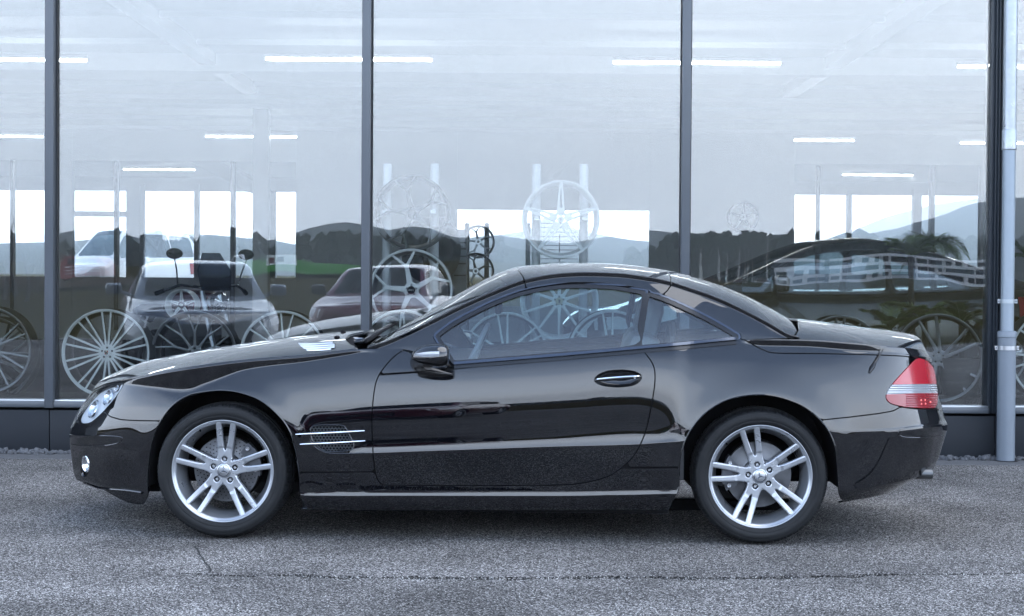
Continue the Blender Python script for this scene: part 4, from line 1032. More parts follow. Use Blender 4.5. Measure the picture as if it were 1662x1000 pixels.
# drain pipe
pp = empty('downpipe', (float(at_Y(1636, 300, 11.78)[0]), 11.76, 0), 0, 'galvanised rain downpipe in front of the dark corner profile', 'pipe')
r = .047; zj = fz(1636, 212, 11.78); zj2 = fz(1636, 243, 11.78); zs = fz(1630, 540, 11.78); zs2 = fz(1630, 548, 11.78)
m = MB(); m.lathe([(r, zj-.01), (r, 5)], 40, 'Z'); m.build('upper_pipe', M['galv'], pp, smooth=True)
m = MB(); m.lathe([(r-.002, .3), (r-.002, zj2)], 40, 'Z'); m.build('lower_pipe', vary(mat('weathered_zinc', (.24, .28, .32), .45, .5), 10, .15, .1, 40, .1), pp, smooth=True)
m = MB(); m.lathe([(r+.000, zj2-.004), (r+.004, zj2), (r+.004, zj-.004), (r+.001, zj+.002), (r, zj+.004)], 40, 'Z'); m.build('pipe_joint', M['galv'], pp, smooth=True)
m = MB(); m.lathe([(.062, .012), (.062, zs2), (.065, zs2+.004), (.065, zs+.004), (.062, zs+.010), (.052, zs+.014), (.046, zs+.014)], 44, 'Z'); m.build('ground_sleeve', M['pipegrey'], pp, smooth=True)
m = MB(); m.lathe([(.085, .0), (.085, .008), (.06, .012)], 30, 'Z'); m.build('base_ring', M['dark'], pp)
for zc_, rr, mt in ((fz(1632, 489, 11.78), r+.001, M['galv']), (fz(1630, 564.5, 11.78), .0635, M['satin'])):
    m = MB(); m.lathe([(rr, -.014), (rr+.003, -.014), (rr+.003, .014), (rr, .014)], 44, 'Z', M=Matrix.Translation((0, 0, zc_)))
    for s in (1, -1):
        m.box((s*(rr+.010)-.010, -.006, zc_-.014), (s*(rr+.010)+.010, .006, zc_+.014)); m.lathe([(.005, -.012), (.005, -.006), (0, -.012)], 8, 'Y', M=Matrix.Translation((s*(rr+.012), 0, zc_)))
    m.box((-.008, .04, zc_-.008), (.008, .12, zc_+.008)); m.build('pipe_clamp', mt, pp)

# ------------------------------------------------------------------ inside the showroom
M['ceil'] = mat('pale_ceiling', (.50, .53, .57), .8); M['iwall'] = vary(mat('showroom_wall', (.46, .49, .53), .85), 1.2, .05)
M['ifloor'] = vary(mat('dark_floor', (.012, .013, .015), .8, spec=.0), 3, .3); M['white'] = mat('white_steel', (.75, .77, .80), .35)
M['tube'] = emit('lit_tube', (1, 1, 1), 14.0); M['spot'] = emit('lit_spot', (1, .98, .95), 20.0)
ZC = 4.0; YB = 32.0
hall = empty('showroom_hall', (0, 12.1, 0), 0, 'showroom interior with pale ribbed ceiling and windows in its rear wall', 'building')
def HB(name, x0, x1, y0, y1, z0, z1, mt, ch=0, parent=hall, kind=None):
    m = MB(); m.box((x0, y0-12.1, z0), (x1, y1-12.1, z1), ch=ch); o = m.build(name, mt, parent, smooth=ch > 0); return o
HB('floor', -16, 16, 12.1, 60, -.05, .02, M['ifloor']); HB('ceiling', -16, 16, 12.1, 50, ZC, ZC+.15, M['ceil'])
HB('display_ledge', -8.6, 8.6, 12.06, 13.0, .02, zsill_b+.03, M['dark'])
for y in (17.6, 19.7, 22.4, 24.0, 25.8, 27.2, 29.2, 31.3): HB('ceiling_rib', -15.9, 15.9, y, y+.10, ZC-.07, ZC-.002, M['ceil'])
HB('ceiling_beam', -15.9, 15.9, 21.0, 21.28, ZC-.22, ZC-.002, M['ceil'])
for xx in (-3.78, 3.95): HB('longitudinal_beam', xx-.10, xx+.10, 12.2, 24.4, ZC-.14, ZC-.003, M['white'])
HB('side_wall', -16.2, -16, 12.1, 50, 0, ZC, M['iwall']); HB('side_wall', 16, 16.2, 12.1, 50, 0, ZC, M['iwall'])
def bx(px, Y=YB): return fx(px, 320, Y)
def bz(py, Y=YB, px=831): return fz(px, py, Y)
zt1, zt2, zt3 = bz(262, YB, 300), bz(341, YB, 900), bz(267, YB, 1450)
segs = [(-16, bx(-40), 0, ZC), (bx(480), bx(742), 0, ZC), (bx(1055), bx(1290), 0, ZC), (bx(1592), 16, 0, ZC), (bx(72), bx(117), 0, ZC),
        (bx(-40), bx(72), zt1, ZC), (bx(117), bx(480), zt1, ZC), (bx(742), bx(1055), zt2, ZC), (bx(1290), bx(1592), zt3, ZC),
        (bx(742), bx(1055), 0, .7), (bx(117), bx(480), 0, 1.2), (bx(1290), bx(1592), 0, 1.35), (bx(-40), bx(72), 0, 1.2)]
for a, b, z0, z1 in segs: HB('rear_wall', a+.001, b-.001, YB, YB+.2, z0, z1-.001, M['iwall'])
for px, wd in ((189, 6), (378, 7), (1328, 5), (1513, 7), (20, 5)): HB('window_post', bx(px-wd/2), bx(px+wd/2), YB-.05, YB+.12, .2, zt1, M['frame'])
HB('column', bx(410, 28), bx(435, 28), 28, 28.25, 0, ZC, M['white'], .01)
# second hall seen through the rear windows
YE = 48.0
HB('far_hall_wall', bx(480)+.3, bx(500)+.3, YB+.3, YE, 0, ZC, M['iwall']); HB('far_hall_wall', bx(1270), bx(1280), YB+.3, YE, 0, ZC, M['iwall'])
for a, b, c in ((0, 480, 310), (1280, 1640, 317)): HB('far_header', bx(a, YE)-.5, bx(b, YE)+.5, YE, YE+.2, bz(c, YE, (a+b)/2), ZC, M['iwall'])
for px, wd, y1 in ((217, 22, 1), (232, 6, 1), (320, 8, 1), (435, 26, 1), (110, 14, 1), (1378, 8, 1), (1488, 14, 1)): HB('far_post', bx(px-wd/2, YE), bx(px+wd/2, YE), YE-.1, YE+.1, 0, 3.8, M['iwall'])
HB('far_header', bx(117, YE), bx(232, YE), YE-.05, YE+.05, bz(352, YE, 170), bz(343, YE, 170), M['iwall'])
m = MB(); p0, p1 = at_Y(300, 262, 33), at_Y(420, 330, 47); m.tube([tuple(at_Y(300, 240, 34)-np.array([0, 12.1, 0])), tuple(at_Y(430, 312, 46)-np.array([0, 12.1, 0]))], .22, 4); m.build('stair_stringer', M['iwall'], hall)
def ceiling_lamp(x0, x1, py, lab, z=ZC-.32):
    r_ = ray((x0+x1)/2, py); t = (z - CH)/r_[2]; Y = float(r_[1]*t)
    a, b = fx(x0, py, Y), fx(x1, py, Y); L_ = empty('tube_lamp', ((a+b)/2, Y, z+.0), 0, lab, 'ceiling lamp', 'ceiling tube lamps inside the showroom')
    m = MB(); h = (b-a)/2; m.box((-h, -.03, .01), (h, .03, .045)); m.build('lamp_body', M['white'], L_)
    m = MB(); m.tube([(-h+.01, 0, -.012), (h-.01, 0, -.012)], .013, 8); m.build('lamp_tube', M['tube'], L_, smooth=True)
for a, b, y, lb in ((-130, 142, 96, 'lit ceiling tube lamp at the top left crossing the first mullion'), (430, 702, 95.5, 'lit ceiling tube lamp crossing the second mullion near the top'),
                (994, 1268, 101, 'lit ceiling tube lamp crossing the third mullion near the top'), (1553, 1800, 107.5, 'lit ceiling tube lamp high behind the downpipe'),
                (-70, 71, 220.5, 'lower lit ceiling tube lamp in the leftmost pane'), (333, 482, 221, 'lit ceiling tube lamp behind the white column'),
                (1288, 1387, 227, 'short lit ceiling tube lamp above the rear windows on the right'), (1558, 1700, 231.5, 'lower lit ceiling tube lamp behind the downpipe'),
                (200, 317, 274.5, 'far lit tube lamp seen through the left rear window'), (1367, 1482, 283.5, 'far lit tube lamp seen through the right rear window')):
    ceiling_lamp(a, b, y, lb)
for px, py, lb in ((765, 115, 'lit spotlight near the middle of the ceiling'), (1472, 239, 'lit spotlight above the right rear window')):
    r_ = ray(px, py); t = (ZC-.12-CH)/r_[2]; P_ = CAMP + r_*t; s = empty('spotlight', P_, 0, lb, 'spotlight', 'ceiling spotlights inside the showroom')
    m = MB(); m.lathe([(0, -.04), (.07, -.03), (.075, 0)], 16, 'Z'); m.build('spot_glass', M['spot'], s, smooth=True); m = MB(); m.lathe([(.085, -.01), (.085, .1), (.03, .12)], 16, 'Z'); m.build('spot_housing', M['white'], s, smooth=True)

# ------------------------------------------------------------------ alloy wheels on display
M['silver'] = mat('diamond_cut_face', (.85, .87, .88), .3, .0); M['silver2'] = mat('white_silver_face', (.84, .86, .87), .3, .0)
M['gunm'] = mat('gunmetal_face', (.12, .13, .14), .3, .8); M['gunf'] = mat('dark_grey_face', (.26, .27, .29), .3, .8)
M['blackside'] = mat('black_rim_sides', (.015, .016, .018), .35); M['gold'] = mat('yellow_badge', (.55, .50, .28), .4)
def rim_sdf(kind, R):
    def fs(x, z):
        x = x/R; z = z/R; r = np.hypot(x, z); f = .185 - r
        def S(a, b, w0, w1, k=.02):
            nonlocal f; w0, w1 = w0*1.22, w1*1.3
            f = smax(f, seg(x, z, a, b, w0, w1), k)
        Rr = .955
        if kind == 'multi':
            for k in range(10):
                a = 90 + 36*k
                for s in (-1, 1): S(pol(.17, a+s*9), pol(Rr, a+s*6.2), .020, .017, .012)
        elif kind == 'mesh':
            for k in range(10):
                a = 90 + 36*k
                S(pol(.15, a), pol(.48, a), .030, .018); 
                for s in (-1, 1): S(pol(.48, a), pol(Rr, a+s*10), .017, .014, .02)
        elif kind == 'vee':
            for k in range(7):
                a = 84 + 360/7*k
                for s in (-1, 1): S(pol(.15, a), pol(Rr, a+s*9), .026, .015)
        elif kind == 'star5':
            for k in range(5):
                a = 90 + 72*k; S(pol(.16, a), pol(Rr, a), .088, .032, .03)
        elif kind == 'y5':
            for k in range(5):
                a = 102 + 72*k; S(pol(.15, a), pol(.58, a), .060, .034, .04)
                for s in (-1, 1): S(pol(.58, a), pol(Rr, a+s*17), .030, .020, .03)
        elif kind == 'thin10':
            for k in range(10): S(pol(.12, 90+36*k), pol(Rr, 90+36*k), .034, .020)
        elif kind == 'pairs':
            for k in range(6):
                a = 95 + 60*k
                for s in (-1, 1): S(pol(.16, a+s*16), pol(Rr, a+s*7), .024, .017)
        elif kind == 'turbine':
            for k in range(5):
                a = 20 + 72*k
                for s in (-1, 1): S(pol(.15, a+s*12), pol(Rr, a+s*12+14), .030, .022)
        if kind == 'star5':
            for k in range(5):
                a = R_(90+72*k); v = x*math.cos(a)+z*math.sin(a); u = -x*math.sin(a)+z*math.cos(a)
                f = np.where((v > .30) & (v < .9), np.minimum(f, np.abs(u) - .042*(1-(v-.3)/.65)), f)
        nb = 5
        for k in range(nb):
            a = 90 + 72*k + (36 if kind in ('star5',) else 0); bx_, bz_ = pol(.115, a); f = np.minimum(f, np.hypot(x-bx_, z-bz_) - .026)
        return np.minimum(f, .965 - r)*R
    return fs
RIMC = {}
def rim_parts(kind, R, face, side):
    key = (kind, round(R, 3), face.name)
    dish = lambda r: .030 - .030*np.clip(r/R, 0, 1)**2 + .02
    t = empty('alloy_wheel')
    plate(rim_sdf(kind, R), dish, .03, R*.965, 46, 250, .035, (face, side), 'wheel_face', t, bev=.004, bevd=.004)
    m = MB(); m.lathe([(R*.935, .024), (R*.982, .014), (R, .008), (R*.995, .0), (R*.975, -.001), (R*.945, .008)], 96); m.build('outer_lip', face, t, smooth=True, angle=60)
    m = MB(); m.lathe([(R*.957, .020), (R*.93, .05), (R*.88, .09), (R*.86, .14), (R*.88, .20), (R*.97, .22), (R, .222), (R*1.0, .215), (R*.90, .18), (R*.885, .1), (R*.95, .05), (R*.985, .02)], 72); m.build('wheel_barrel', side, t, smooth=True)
    m = MB(); m.lathe([(0, .026), (R*.08, .027), (R*.09, .032), (R*.09, .07)], 28); m.build('centre_cap', face if kind not in ('thin10',) else M['gold'], t, smooth=True)
    return t
def rim_at(px, py, rpx, Y, kind, face, side, lab, turn=0, tilt=0, grp='alloy wheels on display behind the glass'):
    P_ = at_Y(px, py, Y); R = rpx*Y/F; t = rim_parts(kind, R, face, side); t.location = P_; t.rotation_euler = (tilt, 0, turn)
    return tag(t, lab, 'wheel rim', grp)
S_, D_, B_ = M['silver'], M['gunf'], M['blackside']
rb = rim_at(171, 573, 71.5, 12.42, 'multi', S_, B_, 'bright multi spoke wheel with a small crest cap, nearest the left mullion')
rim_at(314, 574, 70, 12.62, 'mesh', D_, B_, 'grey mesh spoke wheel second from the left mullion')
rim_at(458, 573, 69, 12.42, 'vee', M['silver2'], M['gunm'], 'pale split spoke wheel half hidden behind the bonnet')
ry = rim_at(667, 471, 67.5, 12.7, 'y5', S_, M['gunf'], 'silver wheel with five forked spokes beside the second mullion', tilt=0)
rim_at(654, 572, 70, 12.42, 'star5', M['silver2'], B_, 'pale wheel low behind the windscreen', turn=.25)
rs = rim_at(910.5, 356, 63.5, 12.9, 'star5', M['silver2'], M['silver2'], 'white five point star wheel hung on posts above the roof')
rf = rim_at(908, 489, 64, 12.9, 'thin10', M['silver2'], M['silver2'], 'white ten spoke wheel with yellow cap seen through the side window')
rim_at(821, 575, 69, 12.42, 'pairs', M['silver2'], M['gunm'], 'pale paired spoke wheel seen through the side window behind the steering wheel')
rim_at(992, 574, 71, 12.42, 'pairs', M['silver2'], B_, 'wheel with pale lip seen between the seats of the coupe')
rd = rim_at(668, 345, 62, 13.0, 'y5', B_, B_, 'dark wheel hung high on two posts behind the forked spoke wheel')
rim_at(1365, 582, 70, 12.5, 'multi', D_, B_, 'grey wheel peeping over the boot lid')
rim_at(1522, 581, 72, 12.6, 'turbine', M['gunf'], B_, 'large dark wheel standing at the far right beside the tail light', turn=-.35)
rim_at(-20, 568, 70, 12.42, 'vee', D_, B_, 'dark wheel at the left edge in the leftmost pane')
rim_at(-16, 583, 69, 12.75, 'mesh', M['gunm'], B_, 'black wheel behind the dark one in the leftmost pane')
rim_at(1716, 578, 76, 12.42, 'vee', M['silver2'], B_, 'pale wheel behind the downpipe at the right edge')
rim_at(292, 495, 25, 13.6, 'star5', M['silver2'], M['silver2'], 'small bright wheel in front of the reflected grey car')
rim_at(776, 392, 27, 17, 'y5', D_, B_, 'small grey wheel on the rear rack, upper one'); rim_at(772, 440, 30, 17, 'y5', M['gunm'], B_, 'small dark wheel on the rear rack, lower one')
rim_at(1208, 352, 24, 15, 'star5', M['gunm'], B_, 'faint wheel behind the right of the third mullion')
# crest on the cap of the multi spoke wheel, prancing mark and letters as flat badges
def badge(t, shp, mt, y=.0245, nm='badge'):
    m = MB(); m.prism(shp, y, y+.003); return m.build(nm, mt, t)
sc = .0185
badge(rb, [(-sc*.75, sc), (sc*.75, sc), (sc*.75, 0), (0, -sc*1.15), (-sc*.75, 0)], mat('crest_cream', (.6, .55, .42), .4))
for xx, zz, c_ in ((-.5, .45, 0), (.5, .45, 1), (-.38, -.35, 1), (.38, -.35, 0)): badge(rb, [((xx-.22)*sc, (zz-.3)*sc), ((xx+.22)*sc, (zz-.3)*sc), ((xx+.22)*sc, (zz+.35)*sc), ((xx-.22)*sc, (zz+.35)*sc)], mat('crest_red', (.4, .03, .03), .4) if c_ else M['dark'], .0238)
badge(rb, [(-.25*sc, -.25*sc), (.25*sc, -.25*sc), (.25*sc, .35*sc), (-.25*sc, .35*sc)], M['dark'], .0230)
hs = [(-.2, -1), (-.05, -1), (0, -.45), (.2, -.6), (.35, -1), (.5, -.95), (.38, -.35), (.3, .0), (.45, .3), (.75, .2), (.5, .5), (.2, .45), (.1, .8), (-.1, 1), (-.35, .95), (-.2, .75), (-.3, .45), (-.65, .45), (-.7, .3), (-.35, .25), (-.25, -.1), (-.5, -.35), (-.35, -.5)]
badge(rf, [(a*.016, b*.017) for a, b in hs], M['dark'], .0235, 'horse_mark'); badge(rs, [(a*.011, b*.012) for a, b in hs], M['gunf'], .0235, 'horse_mark')
def text(body, size, loc, rot, mt, parent, name='lettering', ext=.001):
    c = bpy.data.curves.new('t', 'FONT'); c.body = body; c.size = size; c.extrude = ext; c.align_x = 'CENTER'; c.align_y = 'CENTER'; c.resolution_u = 2
    o = bpy.data.objects.new('t', c); COL.objects.link(o); bpy.context.view_layer.update()
    me = bpy.data.meshes.new_from_object(o.evaluated_get(bpy.context.evaluated_depsgraph_get())); bpy.data.objects.remove(o)
    me.materials.clear(); ob = link(name, me, parent, mt); ob.location = loc; ob.rotation_euler = rot; return ob
badge(ry, [pol(.030, a*15) for a in range(24)], M['dark'], .0225, 'cap_disc'); text('ADV.1', .015, (0, .0215, 0), (math.pi/2, 0, 0), M['silver'], ry)
# posts that carry the hung wheels
for k, (px, top, bot) in enumerate(((628, 270, 640), (705, 270, 640), (870, 271, 640), (947, 271, 640))):
    Y = 13.25; x = fx(px, 400, Y); z1 = fz(px, top, Y); po = empty('display_post', (x, Y, 0), 0, ['white display post left of the high dark wheel', 'white display post right of the high dark wheel', 'white display post left of the white star wheel', 'white display post right of the white star wheel'][k], 'post', 'white posts that carry wheels')
    m = MB(); m.lathe([(0, 0), (.12, 0), (.12, .012), (.034, .02), (.034, z1-.005), (.030, z1), (0, z1)], 24, 'Z', M=Matrix.Translation((0, 0, zsill_b+.03 if False else .02))); m.build('post_tube', M['white'], po, smooth=True, angle=30)
    m = MB(); zc_ = fz(px, 356 if k > 1 else 345, Y); m.box((-.02, -.20, zc_-.012), (.02, -.02, zc_+.012)); m.build('bracket', M['satin'], po)
# slatted stand behind the star wheel, grey shelf tower and rear wheel rack
Y = 14.0; st = empty('slatted_stand', (fx(908, 400, Y), Y, 0), 0, 'pale stand with thin horizontal slats behind the star wheel', 'stand')
for k in range(15):
    py = 341 + k*7.2; z_ = fz(908, py, Y); w_ = (fx(938, 400, Y)-fx(877, 400, Y))/2
    m = MB(); m.box((-w_, 0, z_-.003), (w_, .012, z_+.003)); m.build('slat', M['gunm'] if k % 3 else M['dark'], st)
m = MB(); m.box((-.004, .013, .3), (.004, .02, fz(908, 380, Y))); m.build('upright', M['dark'], st)
Y = 16.0; sh_ = empty('shelf_tower', (fx(742, 400, Y), Y, 0), 0, 'narrow grey shelf tower right of the high dark wheel', 'shelf')
m = MB(); w_ = .09; m.box((-w_, 0, 0), (w_, .3, fz(742, 372, Y)), ch=.006); m.build('tower_body', M['frame'], sh_, smooth=True)
for py in (394, 404, 416, 428, 447): z_ = fz(742, py, Y); m = MB(); m.box((-w_*.3, -.012, z_-.006), (w_*.95, -.001, z_+.006)); m.build('shelf_slot', M['dark'], sh_)
Y = 17.3
for px, lb in ((758, 'slim dark rack upright left of the small rear wheels'), (790, 'slim dark rack upright right of the small rear wheels'), (857, 'dark rack upright left of the slatted stand')):
    x = fx(px, 400, Y); m = MB(); m.box((x-.025, Y, 0), (x+.025, Y+.05, fz(px, 362, Y)), ch=.004); tag(m.build('rack_upright', M['frame'], smooth=True), lb, 'rack', 'dark rack uprights')
P_ = at_Y(714, 405, 15.5); ty = empty('spare_tyre', P_, .9, 'black tyre on edge behind the forked spoke wheel', 'tyre'); m = MB(); R = .30
m.lathe([(R*.62, 0), (R*.75, -.02), (R*.93, -.015), (R, .03), (R, .19), (R*.93, .23), (R*.75, .23), (R*.62, .21)], 64); m.build('tyre_body', M['rubber'], ty, smooth=True)

m = MB(); L0 = smooth_poly([(316, 888), (322, 893), (325, 901), (330, 908), (332, 915), (340, 921), (341, 930)], 5, False); V = []
for i, (x, y) in enumerate(L0):
    g_ = ground(x + rng.uniform(-1.6, 1.6), y); V += [(g_[0]-.001-rng.uniform(0, .004), g_[1], .004), (g_[0]+.001+rng.uniform(0, .004), g_[1]+.004, .004)]
m.add(V, [(2*i, 2*i+1, 2*i+3, 2*i+2) for i in range(len(L0)-1)]); tag(m.build('crack', mat('tar_crack', (.012, .012, .012), .9)), kind='structure')
# ------------------------------------------------------------------ simpler cars (mirrored in the glass, and inside the hall)
M['wheelblack'] = mat('tyre_black', (.02, .021, .023), .6)
def simple_car(name, loc, rz, Lc, Wc, Hc, paint, o, lab, cat='car'):
    """front towards local -x. o: hood (z at nose), cowl (x,z), rooff/roofr x, tailx,tailz, belt"""
    t = empty(name, loc, rz, lab, cat); h = Lc/2; hw = Wc/2
    zt = pl([(-h, o['nose']*.80), (-h*.93, o['nose']*.96), (-h*.8, o['nose']), (o['cowl'][0], o['cowl'][1]), (0, o['belt']), (o['tail'][0], o['tail'][1]), (h*.97, o['tail'][1]*.97), (h, o['tail'][1]*.8)])
    u = np.linspace(0, 1, 46); X = -h + Lc*(.5 - .5*np.cos(np.pi*u)*(1) ); t1 = np.clip((X+h)/(Lc*.17), 0, 1); t2 = np.clip((h-X)/(Lc*.14), 0, 1)
    E = (1-(1-t1)**2.4)**(1/2.4)*(1-(1-t2)**2.8)**(1/2.8)
    lv = [(.0, .90), (.12, .97), (.40, 1.0), (.62, .995), (.80, .965), (.93, .92), (.985, .86), (1.0, .80), (1.02, .5), (1.03, 0)]
    tz = np.linspace(0, 1, 34); kz = pchip(np.linspace(0, 1, len(lv)), [a for a, _ in lv])(tz); kw = pchip(np.linspace(0, 1, len(lv)), [b for _, b in lv])(tz)
    z0 = o.get('z0', .20); Zt = zt(X)
    P = np.zeros((len(X), len(tz), 3)); P[..., 0] = X[:, None] * (1 - .02*(1-np.abs(kz[None]-.35))*(np.abs(X[:, None]) > h*.9)); P[..., 1] = -hw*E[:, None]*kw[None]; P[..., 2] = z0 + (Zt[:, None]-z0)*kz[None]
    P[:, -1, 1] = 0; Nn = grid_normals(P, np.array([0, -1, 0.])); Nn[:, -1, 1] = 0
    wx = o.get('wheels', (-h*.62, h*.62)); wr = o.get('wr', .34)
    f = np.minimum.reduce([np.hypot(P[..., 0]-w_, P[..., 2]-wr) - wr*1.13 + (P[..., 1] > -hw*.5)*9 for w_ in wx])
    panel('body', P, Nn, f, paint, t, 'whole', depth=.03)
    # greenhouse
    c0, r0, r1, c1 = o['cowl'][0], o['rooff'], o['roofr'], o['tail'][0]
    gX = np.linspace(c0, c1, 40); roof = pl([(c0, o['cowl'][1]), (r0*.55+c0*.45, o['cowl'][1]*.42+Hc*.58), (r0, Hc*.975), ((r0+r1)/2, Hc), (r1, Hc*.955), (c1, o['tail'][1])])
    zr = np.maximum(roof(gX), zt(gX)+.002); zb = zt(gX)*.985
    rw_ = np.linspace(0, 1, 24); G = np.zeros((40, 24, 3)); inner = hw*.80 - .17*(Hc - o['belt'])/.5
    for k, a in enumerate(rw_):
        if a < .55: q = a/.55; G[:, k, 1] = -(hw*.86*(1-q) + (hw*.86-.62*(zr-zb)*.55)*q); G[:, k, 2] = zb + (zr-.05*np.clip((zr-zb)*4, 0, 1)-zb)*q
        else: q = (a-.55)/.45; y0 = (hw*.86-.62*(zr-zb)*.55); G[:, k, 1] = -y0*(1-q); G[:, k, 2] = (zr-.05*np.clip((zr-zb)*4, 0, 1)) + .05*np.clip((zr-zb)*4, 0, 1)*(1-(1-q)**2.6)
        G[:, k, 0] = gX
    GN = grid_normals(G, np.array([0, -1, .5])); GN[:, -1, 1] = 0
    K = np.repeat(rw_[None], 40, 0); XX = np.repeat(gX[:, None], 24, 1); hh = np.repeat((zr-zb)[:, None], 24, 1)
    side = np.minimum.reduce([(.47-K)*.8, (K-.03)*.8, hh-.14, (XX-c0-.30), (c1-.35-XX)])
    pil = np.abs(XX-(r0*.35+r1*.65))-.035; side = np.minimum(side, pil)
    wsf = np.minimum.reduce([(K-.60), r0-.06-XX, XX-c0-.05]); rwf = np.minimum.reduce([(K-.62), XX-r1-.1, c1-.08-XX])
    gl_ = M['screen'] if o.get('clear') else M['darkglass']
    panel('side_window', G, GN, side, gl_, t, 'pair', fl=False, off=-.004); panel('windscreen', G, GN, wsf, gl_, t, 'whole', fl=False, off=-.004); panel('rear_window', G, GN, rwf, gl_, t, 'whole', fl=False, off=-.004)
    panel('cabin_frame', G, GN, -np.maximum.reduce([side, wsf, rwf]), paint, t, 'whole', depth=.02)
    m = MB(); m.box((-h*.86, -hw*.82, z0-.02), (h*.86, hw*.82, z0+.25)); m.box((c0, -hw*.7, z0+.2), (c1, hw*.7, o['belt']*.8)); m.build('chassis', M['dark'], t)
    if o.get('clear') is None: m = MB(); m.box((r0, -hw*.6, o['belt']*.8), (r1, hw*.6, o['belt']*1.12), ch=.05); m.build('seats', M['seat'], t, smooth=True)
    global SCW
    for w_ in wx:
        for s in (-1, 1):
            if 'SCW' not in globals() or SCW is None:
                m = MB(); m.lathe([(.62, 0), (.75, -.03), (.93, -.02), (1, .05), (1, .55), (.9, .6), (.62, .6)], 40); tm = m.build('wheel', M['wheelblack'], t, smooth=True)
                rm = plate(lambda x, z: np.minimum(np.maximum.reduce([.17-np.hypot(x, z)] + [seg(x, z, (0, 0), pol(.64, 18+72*k), .10, .05) for k in range(5)] + [np.hypot(x, z)-.60]), .66-np.hypot(x, z)), lambda r: .06-.03*r, .02, .66, 16, 80, .08, (M['alloy'], M['alloy']), 'rim', tm, bev=.02, bevd=.02)
                SCW = (tm.data, rm.data)
            else:
                tm = link('wheel', SCW[0], t); rm = link('rim', SCW[1], tm)
            tm.location = (w_, s*hw*.97, wr); tm.scale = (wr, wr*1.0, wr)
            if s > 0: tm.rotation_euler = (0, 0, math.pi)
    for s in (-1, 1):                                # lamps, mirrors
        def on(fr, kz_): i = int(fr*45); k = int(np.argmin(np.abs(kz-kz_))); return P[i, k], Nn[i, k]
        lm = [[on(a, b)[0] + on(a, b)[1]*.008 for b in (.72, .80, .87, .92)] for a in (.155, .18, .21, .25, .29)]
        V = [(q[0], -s*q[1], q[2]) for r_ in lm for q in r_]; m = MB(); m.add(V, [(i*4+k, i*4+k+1, i*4+5+k, i*4+4+k) for i in range(4) for k in range(3)]); m.build('headlight', M['reflector'], t, smooth=True)
        lm = [[on(a, b)[0] + on(a, b)[1]*.008 for b in (.66, .78, .88)] for a in (.74, .78, .82, .85)]
        V = [(q[0], -s*q[1], q[2]) for r_ in lm for q in r_]; m = MB(); m.add(V, [(i*3+k, i*3+k+1, i*3+4+k, i*3+3+k) for i in range(3) for k in range(2)]); m.build('tail_light', M['redlens'], t, smooth=True)
        m = MB(); cxm = c0+.52; m.box((cxm, s*(hw*.98), o['belt']+.0), (cxm+.13, s*(hw*.98+.20*1), o['belt']+.15), ch=.035) if s > 0 else m.box((cxm, -(hw*.98+.20), o['belt']), (cxm+.13, -hw*.98, o['belt']+.15), ch=.035)
        m.tube([(cxm+.06, s*hw*.82, o['belt']-.02), (cxm+.06, s*hw*1.02, o['belt']+.04)], .022, 8); m.build('door_mirror', o.get('mirm', paint), t, smooth=True)
    m = MB(); m.box((-h*1.0-.004, -hw*.42, o['nose']*.42), (-h*.96, hw*.42, o['nose']*.66), ch=.02); g_ = m.build('grille', M['dark'], t, smooth=True)
    m = MB(); [m.box((-h-.014, -hw*.40, z_), (-h+.01, hw*.40, z_+.012)) for z_ in np.linspace(o['nose']*.45, o['nose']*.62, 4)]; m.build('grille_bar', M['chrome'], g_)
    return t
M['darkglass'] = glassmat('tinted_glass', .05, .7, (.07, .08, .10), 0.0, .2)
pt = lambda n, c, me=.4: mat(n, c, .25, me, coat=1.0, coatr=.03)
suvp = pt('grey_silver_paint', (.17, .185, .21), .6); redp = pt('dark_red_paint', (.11, .006, .016), .2); whp = pt('white_paint', (.78, .80, .82), 0); slp = pt('grey_silver_show_paint', (.045, .047, .050), .4)
P_ = refl(262, 560, 19.6)
suv = simple_car('parked_car', (P_.x, P_.y - 2.0, 0), R_(-104), 4.5, 1.86, 1.47, suvp, dict(nose=.86, cowl=(-1.05, .98), rooff=-.25, roofr=1.45, tail=(2.05, 1.0), belt=1.0, wheels=(-1.36, 1.36), wr=.36), 'silver grey crossover facing the glass, mirrored left of the coupe')
for s in (-1, 1): MB().tube([(-.2, s*.58, 1.44), (.1, s*.59, 1.50), (1.2, s*.59, 1.50), (1.5, s*.58, 1.43)], .018, 8).build('roof_rail', M['satin'], suv, smooth=True)
P_ = refl(612, 560, 23.8)
red = simple_car('parked_car', (P_.x, P_.y - 2.1, 0), R_(-85), 4.4, 1.82, 1.45, redp, dict(nose=.84, cowl=(-1.0, .97), rooff=-.15, roofr=1.3, tail=(1.95, .98), belt=.98, wheels=(-1.32, 1.32), wr=.33, mirm=M['trimblack']), 'dark red hatchback with black mirrors, mirrored beside the second mullion')
P_ = W(1300, 520, 15.2)
simple_car('show_car', (P_.x+.2, 15.6, .22), R_(4), 4.7, 1.9, 1.42, slp, dict(nose=.75, cowl=(-1.15, .93), rooff=-.1, roofr=.75, tail=(1.85, .98), belt=.92, wheels=(-1.35, 1.42), wr=.35, clear=1), 'grey coupe with a pale roof line inside the showroom right of the third mullion')
m = MB(); m.box((P_.x-2.6, 14.3, .021), (P_.x+3.2, 17.2, .22), ch=.01); tag(m.build('car_podium', M['dark'], smooth=True), 'low dark podium under the grey show coupe', 'podium')
P_ = W(215, 420, 54)
simple_car('show_van', (P_.x, 54, -.05), R_(60), 4.9, 2.0, 2.75, whp, dict(nose=1.6, cowl=(-1.75, 1.8), rooff=-.95, roofr=2.0, tail=(2.35, 1.85), belt=1.8, wheels=(-1.5, 1.5), wr=.35, clear=1), 'white van outside beyond the far hall windows at the left', 'van')

